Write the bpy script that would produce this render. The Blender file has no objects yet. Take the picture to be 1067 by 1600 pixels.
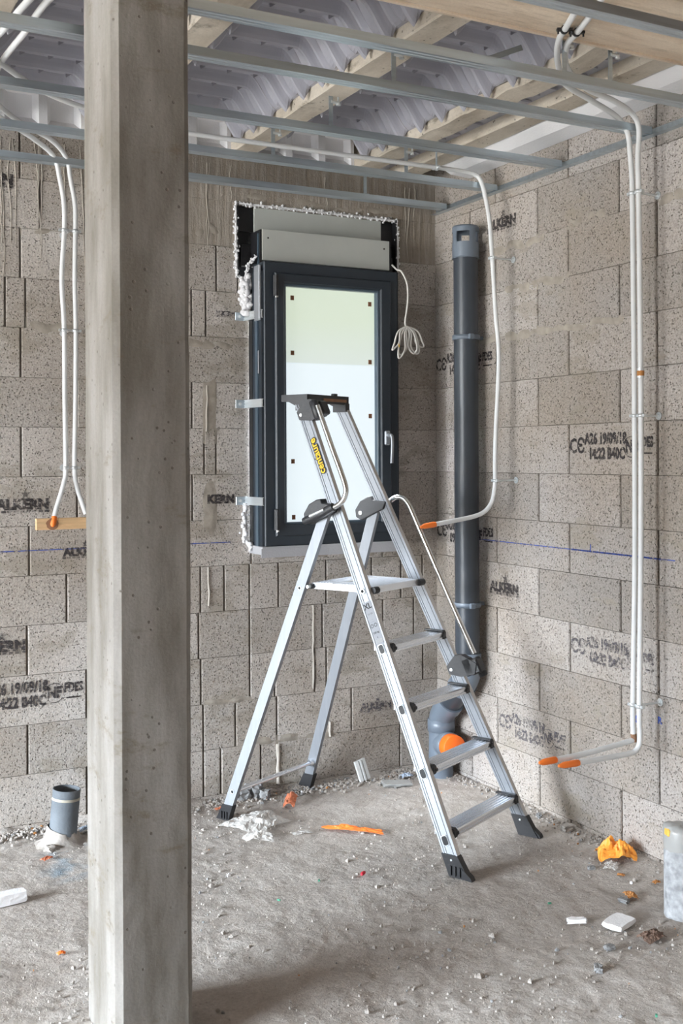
import bpy, math, random
from mathutils import Vector, Matrix, noise
random.seed(7)
PI = math.pi
S = bpy.context.scene
COL = S.collection

# ------------------------------------------------------------------ camera, light, exposure
cam_d = bpy.data.cameras.new('camera'); cam = bpy.data.objects.new('camera', cam_d); COL.objects.link(cam)
S.camera = cam
YAW, ROLL = 0.482, 0.00486
cam.location = (-2.890, -4.528, 1.487)
cam.matrix_world = Matrix.Translation(cam.location) @ Matrix.Rotation(-YAW, 4, 'Z') @ Matrix.Rotation(PI/2, 4, 'X') @ Matrix.Rotation(-ROLL, 4, 'Z')
cam_d.sensor_fit = 'VERTICAL'; cam_d.sensor_height = 36.0
cam_d.lens = 1725.8/1600*36.0
cam_d.shift_x = (533.5-532.5)/1600.0
cam_d.shift_y = -(800-713.7)/1600.0
cam_d.clip_start = 0.05
cam_d.dof.use_dof = True; cam_d.dof.focus_distance = 4.2; cam_d.dof.aperture_fstop = 6.3

S.view_settings.view_transform = 'Standard'; S.view_settings.look = 'None'
S.view_settings.gamma = 1.0; S.view_settings.use_curve_mapping = False
S.view_settings.exposure = 0.08
S.cycles.use_denoising = True
S.cycles.max_bounces = 8; S.cycles.diffuse_bounces = 5
S.cycles.sample_clamp_indirect = 6.0

world = bpy.data.worlds.new('sky'); S.world = world; world.use_nodes = True
wt = world.node_tree; wt.nodes.clear()
wo = wt.nodes.new('ShaderNodeOutputWorld'); wb = wt.nodes.new('ShaderNodeBackground')
tc = wt.nodes.new('ShaderNodeTexCoord'); sx = wt.nodes.new('ShaderNodeSeparateXYZ'); cr = wt.nodes.new('ShaderNodeValToRGB')
wt.links.new(tc.outputs['Generated'], sx.inputs[0]); wt.links.new(sx.outputs['Z'], cr.inputs[0])
wt.links.new(cr.outputs[0], wb.inputs[0]); wt.links.new(wb.outputs[0], wo.inputs[0])
cr.color_ramp.elements[0].position = 0.0; cr.color_ramp.elements[0].color = (0.36, 0.36, 0.35, 1)      # ground outside
cr.color_ramp.elements[1].position = 0.22; cr.color_ramp.elements[1].color = (1.75, 1.95, 2.15, 1)
for p_, c_ in ((0.01, (0.24, 0.26, 0.27, 1)), (0.10, (0.50, 0.56, 0.62, 1))):
    e_ = cr.color_ramp.elements.new(p_); e_.color = c_
SKY = 60.0
wb.inputs[1].default_value = SKY
OPEN_Y = (-5.1, -0.12); OPEN_Z = (0.02, 2.62); LEFT_X = -10.0
pd = bpy.data.lights.new('opening_portal', 'AREA'); pd.shape = 'RECTANGLE'
pd.size = OPEN_Z[1]-OPEN_Z[0]; pd.size_y = OPEN_Y[1]-OPEN_Y[0]
pd.cycles.is_portal = True
po = bpy.data.objects.new('opening_portal', pd); COL.objects.link(po)
wl = bpy.data.lights.new('window_fill_spot', 'SPOT')     # spot added inside the pane, standing in for daylight through the glazing
wl.energy = 60.0; wl.spot_size = math.radians(95); wl.spot_blend = 1.0; wl.shadow_soft_size = 0.17; wl.color = (0.93, 0.97, 1.0)
wo_ = bpy.data.objects.new('window_fill_spot', wl); COL.objects.link(wo_)
wo_.location = (-0.62, -0.34, 1.42)
wo_.rotation_euler = Vector((0.50, -0.85, -1.75)).to_track_quat('-Z', 'Y').to_euler()
po.location = (LEFT_X-0.05, sum(OPEN_Y)/2, sum(OPEN_Z)/2); po.rotation_euler = (0, -PI/2, 0)

# ------------------------------------------------------------------ material helpers
def mat(name, color, rough=0.6, metal=0.0, bump=0.0, bscale=60, var=0.0, vscale=8, spec=None, emit=None, stretch=None):
    m = bpy.data.materials.new(name); m.use_nodes = True
    nt = m.node_tree; b = nt.nodes['Principled BSDF']
    b.inputs['Base Color'].default_value = (*color, 1); b.inputs['Roughness'].default_value = rough; b.inputs['Metallic'].default_value = metal
    if spec is not None: b.inputs['Specular IOR Level'].default_value = spec
    if emit: b.inputs['Emission Color'].default_value = (*emit[0], 1); b.inputs['Emission Strength'].default_value = emit[1]
    src = None
    if bump or var:
        t = nt.nodes.new('ShaderNodeTexCoord'); src = t.outputs['Object']
        if stretch:
            mp = nt.nodes.new('ShaderNodeMapping'); mp.inputs['Scale'].default_value = stretch
            nt.links.new(src, mp.inputs[0]); src = mp.outputs[0]
    if var:
        n = nt.nodes.new('ShaderNodeTexNoise'); n.inputs['Scale'].default_value = vscale; n.inputs['Detail'].default_value = 6
        nt.links.new(src, n.inputs['Vector'])
        r = nt.nodes.new('ShaderNodeValToRGB')
        r.color_ramp.elements[0].position = 0.3; r.color_ramp.elements[1].position = 0.7
        r.color_ramp.elements[0].color = (*[c*(1-var) for c in color], 1)
        r.color_ramp.elements[1].color = (*[min(1, c*(1+var)) for c in color], 1)
        nt.links.new(n.outputs[0], r.inputs[0]); nt.links.new(r.outputs[0], b.inputs['Base Color'])
    if bump:
        n = nt.nodes.new('ShaderNodeTexNoise'); n.inputs['Scale'].default_value = bscale; n.inputs['Detail'].default_value = 4
        nt.links.new(src, n.inputs['Vector'])
        bp = nt.nodes.new('ShaderNodeBump'); bp.inputs['Strength'].default_value = bump; bp.inputs['Distance'].default_value = 0.004
        nt.links.new(n.outputs[0], bp.inputs['Height']); nt.links.new(bp.outputs[0], b.inputs['Normal'])
    return m

class G:
    """tiny node helper"""
    def __init__(s, m): s.nt = m.node_tree; s.t = s.nt.nodes.new('ShaderNodeTexCoord').outputs['Object']
    def n(s, ty, **k):
        x = s.nt.nodes.new(ty)
        for a, v in k.items():
            if a.startswith('_'): setattr(x, a[1:], v)
            else: x.inputs[a.replace('__', ' ')].default_value = v
        return x
    def l(s, a, b): s.nt.links.new(a, b)
    def noise(s, sc, det=4, rough=0.5, vec=None):
        x = s.n('ShaderNodeTexNoise', Scale=sc, Detail=det, Roughness=rough); s.l(vec or s.t, x.inputs['Vector']); return x.outputs[0]
    def voro(s, sc, vec=None, out='Distance'):
        x = s.n('ShaderNodeTexVoronoi', Scale=sc); s.l(vec or s.t, x.inputs['Vector']); return x.outputs[out]
    def scale(s, v):
        x = s.n('ShaderNodeMapping'); x.inputs['Scale'].default_value = v; s.l(s.t, x.inputs[0]); return x.outputs[0]
    def ramp(s, f, a, b, ca=(0, 0, 0, 1), cb=(1, 1, 1, 1)):
        x = s.n('ShaderNodeValToRGB'); e = x.color_ramp.elements
        e[0].position = a; e[1].position = b; e[0].color = ca; e[1].color = cb; s.l(f, x.inputs[0]); return x.outputs[0]
    def mix(s, f, a, b, mode='MIX'):
        x = s.nt.nodes.new('ShaderNodeMix'); x.data_type = 'RGBA'; x.blend_type = mode
        for sock, v in ((x.inputs[0], f), (x.inputs[6], a), (x.inputs[7], b)):
            if isinstance(v, (int, float)): sock.default_value = v
            elif isinstance(v, tuple): sock.default_value = v
            else: s.l(v, sock)
        return x.outputs[2]
    def math(s, op, a, b=0.0):
        x = s.nt.nodes.new('ShaderNodeMath'); x.operation = op
        for i, v in enumerate((a, b)):
            if isinstance(v, (int, float)): x.inputs[i].default_value = v
            else: s.l(v, x.inputs[i])
        return x.outputs[0]
    def bump(s, h, st, dist, nrm=None):
        x = s.n('ShaderNodeBump', Strength=st, Distance=dist); s.l(h, x.inputs['Height'])
        if nrm: s.l(nrm, x.inputs['Normal'])
        return x.outputs[0]
def c4(r, g, b): return (r, g, b, 1)

def block_material(name='concrete_block', dark=(0.30, 0.275, 0.253), pale=(0.45, 0.418, 0.395), thr=0.57):
    m = bpy.data.materials.new(name); m.use_nodes = True; g = G(m); b = m.node_tree.nodes['Principled BSDF']
    b.inputs['Roughness'].default_value = 0.95; b.inputs['Specular IOR Level'].default_value = 0.15
    tone = g.n('ShaderNodeAttribute', _attribute_name='tone').outputs['Fac']
    smooth = g.n('ShaderNodeAttribute', _attribute_name='smooth_mortar').outputs['Fac']
    base = g.mix(tone, c4(*dark), c4(*pale))
    big = g.noise(1.6, 5, 0.6)
    base = g.mix(g.ramp(big, 0.38, 0.62), g.mix(0.5, base, c4(0.33, 0.27, 0.21)), base)
    grain = g.noise(150, 4, 0.78)
    gr = g.ramp(grain, 0.34, 0.66, c4(0.55, 0.54, 0.53), c4(1.38, 1.38, 1.38))
    base = g.mix(0.75, base, g.mix(1.0, base, gr, 'MULTIPLY'))
    pits = g.voro(105)                        # dark pores between the aggregate
    sel = g.noise(48, 4, 0.7)
    pit = g.math('MULTIPLY', g.ramp(pits, 0.16, 0.38, c4(1, 1, 1), c4(0, 0, 0)), g.ramp(sel, 0.44, 0.56))
    pit = g.math('MULTIPLY', pit, g.math('SUBTRACT', 1.0, smooth))
    base = g.mix(g.math('MULTIPLY', pit, 0.75), base, c4(0.10, 0.085, 0.07))
    # cement smears and stains along joints
    sm = g.noise(3.3, 6, 0.65, g.scale((1, 1, 2.2)))
    smear = g.ramp(sm, thr, thr+0.06)
    base = g.mix(g.math('MULTIPLY', smear, 0.55), base, c4(0.30, 0.265, 0.215))
    # poured concrete band, drips
    streak = g.noise(26, 6, 0.68, g.scale((1.6, 1.6, 0.10)))
    band = g.mix(g.ramp(streak, 0.36, 0.66), c4(0.27, 0.235, 0.195), c4(0.42, 0.38, 0.335))
    band = g.mix(g.math('MULTIPLY', g.ramp(g.noise(2.2, 5, 0.65), 0.46, 0.62), 0.5), band, c4(0.22, 0.18, 0.14))
    base = g.mix(smooth, base, band)
    g.l(base, b.inputs['Base Color'])
    h = g.math('SUBTRACT', g.math('MULTIPLY', grain, 0.5), g.math('MULTIPLY', pit, 1.2))
    h = g.math('ADD', h, g.math('MULTIPLY', g.math('MULTIPLY', streak, smooth), 2.5))
    h = g.math('ADD', h, g.math('MULTIPLY', g.noise(60, 4, 0.6), 0.9))
    g.l(g.bump(h, 0.9, 0.004), b.inputs['Normal'])
    return m

def floor_material():
    m = bpy.data.materials.new('dusty_concrete'); m.use_nodes = True; g = G(m); b = m.node_tree.nodes['Principled BSDF']
    b.inputs['Roughness'].default_value = 0.95; b.inputs['Specular IOR Level'].default_value = 0.15
    a = g.noise(1.3, 8, 0.65); f = g.noise(11, 8, 0.72); vf = g.noise(120, 4, 0.7)
    base = g.mix(g.ramp(a, 0.36, 0.64), c4(0.47, 0.43, 0.395), c4(0.61, 0.575, 0.54))
    base = g.mix(g.ramp(f, 0.34, 0.62), g.mix(0.35, base, c4(0.27, 0.21, 0.16)), base)
    base = g.mix(0.5, base, g.mix(1.0, base, g.ramp(vf, 0.3, 0.7, c4(0.68, 0.67, 0.66), c4(1.25, 1.25, 1.25)), 'MULTIPLY'))
    crumbs = g.ramp(g.voro(55), 0.08, 0.2, c4(1, 1, 1), c4(0, 0, 0))
    cs = g.ramp(g.noise(7, 5, 0.7), 0.5, 0.62)
    base = g.mix(g.math('MULTIPLY', g.math('MULTIPLY', crumbs, cs), 0.5), base, c4(0.22, 0.19, 0.165))
    # faint blue marking powder by the left stub pipe
    px = g.n('ShaderNodeVectorMath', _operation='DISTANCE'); g.l(g.t, px.inputs[0]); px.inputs[1].default_value = (-1.83, -0.42, 0)
    blue = g.math('MULTIPLY', g.ramp(px.outputs['Value'], 0.05, 0.2, c4(1, 1, 1), c4(0, 0, 0)), g.ramp(g.noise(9, 3), 0.48, 0.6))
    px2 = g.n('ShaderNodeVectorMath', _operation='DISTANCE'); g.l(g.t, px2.inputs[0]); px2.inputs[1].default_value = (-1.93, -0.55, 0)
    blue2 = g.math('MULTIPLY', g.ramp(px2.outputs['Value'], 0.02, 0.12, c4(1, 1, 1), c4(0, 0, 0)), g.ramp(g.noise(13, 3), 0.42, 0.6))
    base = g.mix(g.math('MULTIPLY', g.math('MAXIMUM', blue, blue2), 0.6), base, c4(0.16, 0.30, 0.42))
    g.l(base, b.inputs['Base Color'])
    h = g.math('ADD', g.math('MULTIPLY', f, 2.2), g.math('MULTIPLY', g.noise(45, 6, 0.75), 1.0))
    h = g.math('ADD', h, g.math('MULTIPLY', g.math('MULTIPLY', crumbs, cs), 0.6))
    g.l(g.bump(h, 0.9, 0.008), b.inputs['Normal'])
    return m

def cast_concrete(name, ca, cb, wood=False, stretch=(1, 1, 1), pores=True, stain=True):
    m = bpy.data.materials.new(name); m.use_nodes = True; g = G(m); b = m.node_tree.nodes['Principled BSDF']
    b.inputs['Roughness'].default_value = 0.75; b.inputs['Specular IOR Level'].default_value = 0.3
    v = g.scale(stretch)
    a = g.noise(6, 7, 0.62, v)
    base = g.mix(g.ramp(a, 0.35, 0.65), c4(*ca), c4(*cb))
    h = a
    if stain:
        st = g.noise(5.5, 7, 0.75, g.scale((1.0, 1.0, 2.4)))
        base = g.mix(g.math('MULTIPLY', g.ramp(st, 0.57, 0.68), 0.7), base, c4(0.13, 0.105, 0.07))
    if pores:
        po_ = g.math('MULTIPLY', g.ramp(g.voro(30), 0.09, 0.13, c4(1, 1, 1), c4(0, 0, 0)), g.ramp(g.noise(9, 2), 0.46, 0.52))
        base = g.mix(g.math('MULTIPLY', po_, 0.8), base, c4(0.09, 0.075, 0.06))
        h = g.math('SUBTRACT', a, g.math('MULTIPLY', po_, 0.8))
    if wood:
        w = g.noise(22, 5, 0.6, g.scale((0.35, 2.6, 2.6)))
        base = g.mix(g.math('MULTIPLY', g.ramp(w, 0.5, 0.72), 0.4), base, c4(0.30, 0.21, 0.13))
        h = g.math('ADD', h, w)
    fine = g.noise(130, 3, 0.7)
    base = g.mix(0.25, base, g.mix(1.0, base, g.ramp(fine, 0.3, 0.7, c4(0.7, 0.7, 0.7), c4(1.25, 1.25, 1.25)), 'MULTIPLY'))
    g.l(base, b.inputs['Base Color'])
    g.l(g.bump(g.math('ADD', h, g.math('MULTIPLY', fine, 0.25)), 0.45, 0.006), b.inputs['Normal'])
    return m

def stamp_material(name, col, thr=0.5):
    m = bpy.data.materials.new(name); m.use_nodes = True; g = G(m); nt = m.node_tree; b = nt.nodes['Principled BSDF']
    b.inputs['Base Color'].default_value = (*col, 1); b.inputs['Roughness'].default_value = 0.95; b.inputs['Specular IOR Level'].default_value = 0.1
    tr = nt.nodes.new('ShaderNodeBsdfTransparent'); mx = nt.nodes.new('ShaderNodeMixShader')
    a = g.ramp(g.noise(48, 5, 0.8, g.scale((1, 1, 1.6))), thr-0.06, thr+0.05)
    a2 = g.ramp(g.noise(9, 3, 0.6), 0.30, 0.5, c4(0.25, 0.25, 0.25))
    g.l(g.math('MULTIPLY', g.math('MULTIPLY', a, a2), 0.85), mx.inputs[0]); g.l(tr.outputs[0], mx.inputs[1]); g.l(b.outputs[0], mx.inputs[2])
    g.l(mx.outputs[0], nt.nodes['Material Output'].inputs[0])
    return m

def film_material(name, col, alpha, rough=0.35):
    m = bpy.data.materials.new(name); m.use_nodes = True; g = G(m); nt = m.node_tree; b = nt.nodes['Principled BSDF']
    b.inputs['Base Color'].default_value = (*col, 1); b.inputs['Roughness'].default_value = rough
    b.inputs['Alpha'].default_value = alpha
    g.l(g.bump(g.noise(40, 4), 0.4, 0.003), b.inputs['Normal'])
    return m

M = dict(
    block=block_material(), block_lit=block_material('patched_lit_block', (0.43, 0.40, 0.37), (0.62, 0.585, 0.555), 0.53), floor=floor_material(),  # back wall: same blocks lightened to imitate more light, plus more cement patches
    mortar=mat('mortar', (0.16, 0.14, 0.12), 0.95, bump=0.5, bscale=90),
    wet_mortar=mat('cement_smear', (0.32, 0.285, 0.24), 0.9, bump=0.7, bscale=40, var=0.25, vscale=20),
    column=cast_concrete('column_concrete', (0.14, 0.127, 0.107), (0.255, 0.24, 0.222), stretch=(1.5, 1.5, 0.35)),
    joist=cast_concrete('joist_concrete', (0.44, 0.385, 0.31), (0.66, 0.60, 0.51), stretch=(1.5, 0.6, 1.5)),
    beam=cast_concrete('beam_board_marked', (0.68, 0.55, 0.42), (0.82, 0.71, 0.57), wood=True, stretch=(0.4, 2, 2), pores=False, stain=False),
    slab=mat('slab', (0.33, 0.30, 0.27), 0.9, bump=0.4),
    plaster=mat('plain_masonry', (0.20, 0.18, 0.16), 0.9, bump=0.4),
    zinc=mat('galvanised_steel', (0.56, 0.64, 0.70), 0.34, 0.92, bump=0.15, bscale=30, var=0.12, vscale=20, stretch=(0.2, 3, 3)),
    zinc_bright=mat('zinc_plated', (0.78, 0.82, 0.84), 0.32, 0.65),
    alu=mat('brushed_aluminium', (0.26, 0.275, 0.30), 0.45, 0.55, bump=0.05, bscale=120, var=0.05, vscale=12, stretch=(6, 6, 0.4)),
    alu_bright=mat('bright_aluminium', (0.86, 0.90, 0.96), 0.26, 0.75, bump=0.05, bscale=120, var=0.05, vscale=12, stretch=(0.4, 6, 6)),
    alu_dull=mat('dull_aluminium', (0.62, 0.60, 0.585), 0.5, 0.7, var=0.08, vscale=10),
    chrome=mat('polished_tube', (0.80, 0.82, 0.83), 0.18, 1.0),
    black=mat('black_plastic', (0.012, 0.012, 0.014), 0.42, bump=0.15, bscale=150),
    grey_black=mat('charcoal_plastic', (0.030, 0.031, 0.035), 0.45, bump=0.2, bscale=150),
    void=mat('dark_cavity', (0.012, 0.012, 0.013), 0.8),
    former=mat('grey_polypropylene', (0.37, 0.37, 0.415), 0.42, bump=0.15, bscale=18, var=0.08, vscale=4),
    eps=mat('white_polystyrene', (0.93, 0.93, 0.95), 0.85, bump=0.35, bscale=140),
    pufoam=mat('expanding_foam', (0.80, 0.80, 0.82), 0.9, bump=0.8, bscale=70),
    conduit=mat('white_conduit', (0.74, 0.755, 0.76), 0.42, var=0.04, vscale=12),
    conduit_cut=mat('conduit_interior', (0.25, 0.18, 0.12), 0.8),
    orange=mat('orange_plastic', (0.90, 0.20, 0.025), 0.5, bump=0.35, bscale=50),
    orange_cap=mat('orange_cap', (0.90, 0.15, 0.012), 0.45),
    orange_pale=mat('orange_wrapper', (0.95, 0.37, 0.05), 0.5, bump=0.4, bscale=60),
    orange_dusty=mat('dusty_orange_wrapper', (0.62, 0.20, 0.10), 0.75, bump=0.4, bscale=60, var=0.3, vscale=40),
    pvc=mat('grey_pvc', (0.042, 0.050, 0.062), 0.34, var=0.08, vscale=5),
    pvc_light=mat('light_grey_pvc', (0.145, 0.175, 0.215), 0.36, var=0.05, vscale=6),
    pvc_dusty=mat('dusty_grey_pvc', (0.135, 0.155, 0.175), 0.7, bump=0.3, bscale=90, var=0.22, vscale=9),
    pvc_splash=mat('cement_splashed_pvc', (0.36, 0.37, 0.385), 0.8, bump=0.6, bscale=70, var=0.35, vscale=45),
    tape=mat('yellow_tape', (0.80, 0.48, 0.08), 0.6),
    old_tape=mat('old_tape', (0.40, 0.37, 0.30), 0.7),
    anthracite=mat('anthracite_lacquer', (0.020, 0.028, 0.038), 0.45, bump=0.08, bscale=300),
    anthracite_light=mat('anthracite_bead', (0.06, 0.09, 0.12), 0.32),
    board_white=mat('pale_board', (0.50, 0.52, 0.49), 0.6, var=0.05, vscale=5, bump=0.1, bscale=200),
    grey_sill=mat('grey_sill', (0.40, 0.40, 0.42), 0.7, bump=0.3, bscale=120),
    silver_paint=mat('silver_profile', (0.36, 0.38, 0.41), 0.45, 0.5),
    brown_tab=mat('brown_tab', (0.22, 0.10, 0.05), 0.7),
    cable=mat('white_cable', (0.72, 0.70, 0.66), 0.5),
    wood=mat('pine_board', (0.66, 0.44, 0.24), 0.7, bump=0.3, bscale=40, var=0.15, vscale=8, stretch=(1, 6, 12)),
    yellow=mat('yellow_ink', (0.90, 0.56, 0.01), 0.5),
    ink=mat('black_ink', (0.02, 0.02, 0.02), 0.6),
    sticker=mat('pale_sticker', (0.24, 0.25, 0.275), 0.5),
    stamp=stamp_material('ink_stamp', (0.07, 0.062, 0.064), 0.465),
    stamp_faint=stamp_material('faint_ink_stamp', (0.13, 0.12, 0.135), 0.51),
    chalk=stamp_material('blue_chalk', (0.09, 0.14, 0.46), 0.46),
    white_drip=mat('lime_drip', (0.46, 0.42, 0.37), 0.9, bump=0.5, bscale=80),
    rubble=mat('crumbled_mortar', (0.36, 0.33, 0.30), 0.95, bump=0.7, bscale=60, var=0.3, vscale=30),
    rubble_dark=mat('grey_mortar_lump', (0.25, 0.25, 0.25), 0.95, bump=0.8, bscale=60, var=0.2, vscale=30),
    slate=mat('grey_offcut', (0.36, 0.36, 0.35), 0.9, bump=0.4, bscale=70),
    leaf=mat('dry_leaf', (0.15, 0.095, 0.07), 0.85, bump=0.6, bscale=60, var=0.3, vscale=50),
    peel=mat('brown_peel', (0.45, 0.20, 0.06), 0.8, bump=0.4, bscale=60),
    red=mat('red_plastic', (0.65, 0.02, 0.04), 0.4),
    green=mat('green_plastic', (0.05, 0.26, 0.16), 0.4),
    bluewrap=mat('pale_blue_wrapper', (0.35, 0.42, 0.52), 0.5, bump=0.5, bscale=50),
    film=film_material('clear_film', (0.80, 0.78, 0.75), 0.42),
    rust=mat('rusted_steel', (0.30, 0.16, 0.09), 0.8, var=0.3, vscale=20),
)

# frosted protective film over the lit pane: daylight comes through it
def glass_mat():
    m = bpy.data.materials.new('milky_glass'); m.use_nodes = True; g = G(m); nt = m.node_tree; b = nt.nodes['Principled BSDF']
    b.inputs['Base Color'].default_value = (0.25, 0.26, 0.27, 1); b.inputs['Roughness'].default_value = 0.25
    sp = g.n('ShaderNodeSeparateXYZ'); g.l(g.t, sp.inputs[0])
    up = g.ramp(sp.outputs['Z'], 0.80, 0.802)            # the upper strip of film is seen through greenery outside
    x = g.n('ShaderNodeValToRGB'); e = x.color_ramp.elements
    e[0].position = 0.805; e[0].color = c4(0.56, 0.63, 0.58); e[1].position = 1.0; e[1].color = c4(0.54, 0.62, 0.49)
    g.l(sp.outputs['Z'], x.inputs[0])
    col = g.mix(up, c4(0.68, 0.77, 0.81), x.outputs[0])
    g.l(col, b.inputs['Emission Color']); b.inputs['Emission Strength'].default_value = 1.0
    return m
M['glass'] = glass_mat()

# ------------------------------------------------------------------ mesh helpers
class MB:
    def __init__(s): s.v = []; s.f = []; s.mi = []; s.mats = []; s.sm = []
    def _m(s, m):
        if m is None: return 0
        if m not in s.mats: s.mats.append(m)
        return s.mats.index(m)
    def add(s, vs, fs, m=None, smooth=False):
        o = len(s.v); s.v += [tuple(p) for p in vs]; k = s._m(m)
        for f in fs: s.f.append([i+o for i in f]); s.mi.append(k); s.sm.append(smooth)
        return s
    def box(s, c, d, m=None, M4=None, bev=0.0):
        x, y, z = [q/2 for q in d]; cx, cy, cz = c
        if bev:
            b = min(bev, x*.9, y*.9, z*.9); vs = []
            for sx in (-1, 1):
                for sy in (-1, 1):
                    for sz in (-1, 1):
                        vs += [(sx*x, sy*(y-b), sz*(z-b)), (sx*(x-b), sy*y, sz*(z-b)), (sx*(x-b), sy*(y-b), sz*z)]
            def I(sx, sy, sz, k): return ((sx > 0)*4+(sy > 0)*2+(sz > 0))*3+k
            fs = []
            for sg in (-1, 1):
                q = [I(sg, -1, -1, 0), I(sg, 1, -1, 0), I(sg, 1, 1, 0), I(sg, -1, 1, 0)]; fs.append(q if sg > 0 else q[::-1])
                q = [I(-1, sg, -1, 1), I(-1, sg, 1, 1), I(1, sg, 1, 1), I(1, sg, -1, 1)]; fs.append(q if sg > 0 else q[::-1])
                q = [I(-1, -1, sg, 2), I(1, -1, sg, 2), I(1, 1, sg, 2), I(-1, 1, sg, 2)]; fs.append(q if sg > 0 else q[::-1])
            for a in (-1, 1):
                for c_ in (-1, 1):
                    q = [I(a, c_, -1, 0), I(a, c_, 1, 0), I(a, c_, 1, 1), I(a, c_, -1, 1)]; fs.append(q if a*c_ < 0 else q[::-1])
                    q = [I(a, -1, c_, 0), I(a, 1, c_, 0), I(a, 1, c_, 2), I(a, -1, c_, 2)]; fs.append(q if a*c_ > 0 else q[::-1])
                    q = [I(-1, a, c_, 1), I(1, a, c_, 1), I(1, a, c_, 2), I(-1, a, c_, 2)]; fs.append(q if a*c_ < 0 else q[::-1])
                    for d_ in (-1, 1):
                        q = [I(a, c_, d_, 0), I(a, c_, d_, 1), I(a, c_, d_, 2)]; fs.append(q if a*c_*d_ > 0 else q[::-1])
        else:
            vs = [(sx*x, sy*y, sz*z) for sx in (-1, 1) for sy in (-1, 1) for sz in (-1, 1)]
            fs = [[0, 1, 3, 2], [4, 6, 7, 5], [0, 4, 5, 1], [2, 3, 7, 6], [0, 2, 6, 4], [1, 5, 7, 3]]
        if M4 is not None: vs = [tuple((M4.to_3x3() @ Vector(v))) for v in vs]
        return s.add([(v[0]+cx, v[1]+cy, v[2]+cz) for v in vs], fs, m)
    def hexa(s, P, m=None):   # P: bottom 4 (ccw from above) + top 4
        return s.add(P, [[3, 2, 1, 0], [4, 5, 6, 7], [0, 1, 5, 4], [1, 2, 6, 5], [2, 3, 7, 6], [3, 0, 4, 7]], m)
    def tube(s, pts, r, m=None, seg=14, caps=True, smooth=True, sq=None):
        pts = [Vector(p) for p in pts]; n = len(pts)
        rr = r if isinstance(r, (list, tuple)) else [r]*n
        T = [(pts[min(i+1, n-1)]-pts[max(i-1, 0)]).normalized() for i in range(n)]
        ref = Vector((0, 0, 1)) if abs(T[0].z) < 0.9 else Vector((1, 0, 0))
        u = T[0].cross(ref).normalized(); vs = []
        for i in range(n):
            u = (u - T[i]*u.dot(T[i])).normalized(); w = T[i].cross(u)
            for k in range(seg):
                a = 2*PI*k/seg; ru, rw = rr[i], rr[i]
                if sq: ru, rw = rr[i]*sq[0], rr[i]*sq[1]
                vs.append(pts[i]+u*math.cos(a)*ru+w*math.sin(a)*rw)
        fs = [[i*seg+k, i*seg+(k+1) % seg, (i+1)*seg+(k+1) % seg, (i+1)*seg+k] for i in range(n-1) for k in range(seg)]
        s.add(vs, fs, m, smooth)
        if caps: s.add(vs[:seg], [list(range(seg))[::-1]], m); s.add(vs[-seg:], [list(range(seg))], m)
        return s
    def lathe(s, prof, base, axis=(0, 0, 1), m=None, seg=32, closed=False):
        """prof: list of (radius, height along axis)"""
        ax = Vector(axis).normalized(); ref = Vector((1, 0, 0)) if abs(ax.x) < 0.9 else Vector((0, 1, 0))
        u = ax.cross(ref).normalized(); w = ax.cross(u); base = Vector(base)
        vs = [base+ax*h+(u*math.cos(2*PI*k/seg)+w*math.sin(2*PI*k/seg))*r for r, h in prof for k in range(seg)]
        n = len(prof)
        fs = [[i*seg+k, i*seg+(k+1) % seg, (i+1)*seg+(k+1) % seg, (i+1)*seg+k] for i in range(n-1) for k in range(seg)]
        if closed: fs += [[(n-1)*seg+k, (n-1)*seg+(k+1) % seg, (k+1) % seg, k] for k in range(seg)]
        return s.add(vs, fs, m, True)
    def prism(s, poly, z0, z1, fr, m=None, smooth=False):
        """poly in frame (o,u,v), extruded along w from z0 to z1; fr=(o,u,v,w)"""
        o, u, v, w = [Vector(q) for q in fr]; n = len(poly)
        vs = [o+u*a+v*b+w*z for z in (z0, z1) for a, b in poly]
        fs = [[i, (i+1) % n, n+(i+1) % n, n+i] for i in range(n)]
        return s.add(vs, fs+[list(range(n))[::-1], list(range(n, 2*n))], m, smooth)
    def build(s, name, m=None, parent=None, loc=None, fix=True):
        me = bpy.data.meshes.new(name); me.from_pydata(s.v, [], s.f)
        ms = s.mats[:] if s.mats else []
        if not ms: ms = [m]
        for q in ms: me.materials.append(q)
        if s.mats and len(s.mats) > 0:
            me.polygons.foreach_set('material_index', s.mi)
        me.polygons.foreach_set('use_smooth', s.sm)
        if fix:
            import bmesh
            bm = bmesh.new(); bm.from_mesh(me); bmesh.ops.recalc_face_normals(bm, faces=bm.faces[:]); bm.to_mesh(me); bm.free()
        me.update()
        o = bpy.data.objects.new(name, me); COL.objects.link(o)
        if loc: o.location = loc
        if parent is not None: o.parent = parent
        return o

def tag(o, label=None, cat=None, group=None, kind=None):
    if label: o['label'] = label
    if cat: o['category'] = cat
    if group: o['group'] = group
    if kind: o['kind'] = kind
    return o
def empty(name, loc=(0, 0, 0), rz=0.0):
    o = bpy.data.objects.new(name, None); COL.objects.link(o); o.location = loc; o.rotation_euler = (0, 0, rz); o.empty_display_size = 0.1
    return o
def kids(o): return [c for c in COL.objects if c.parent == o]
def copy_tree(o, parent=None):
    c = o.copy(); COL.objects.link(c)
    if parent is not None: c.parent = parent
    for ch in [q for q in list(COL.objects) if q.parent == o]: copy_tree(ch, c)
    return c
def catmull(P, n=8):
    P = [Vector(p) for p in P]; out = []
    for i in range(len(P)-1):
        a, b, c, d = P[max(i-1, 0)], P[i], P[i+1], P[min(i+2, len(P)-1)]
        for k in range(n):
            t = k/n
            out.append(0.5*((2*b)+(-a+c)*t+(2*a-5*b+4*c-d)*t*t+(-a+3*b-3*c+d)*t**3))
    out.append(P[-1]); return out

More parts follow.
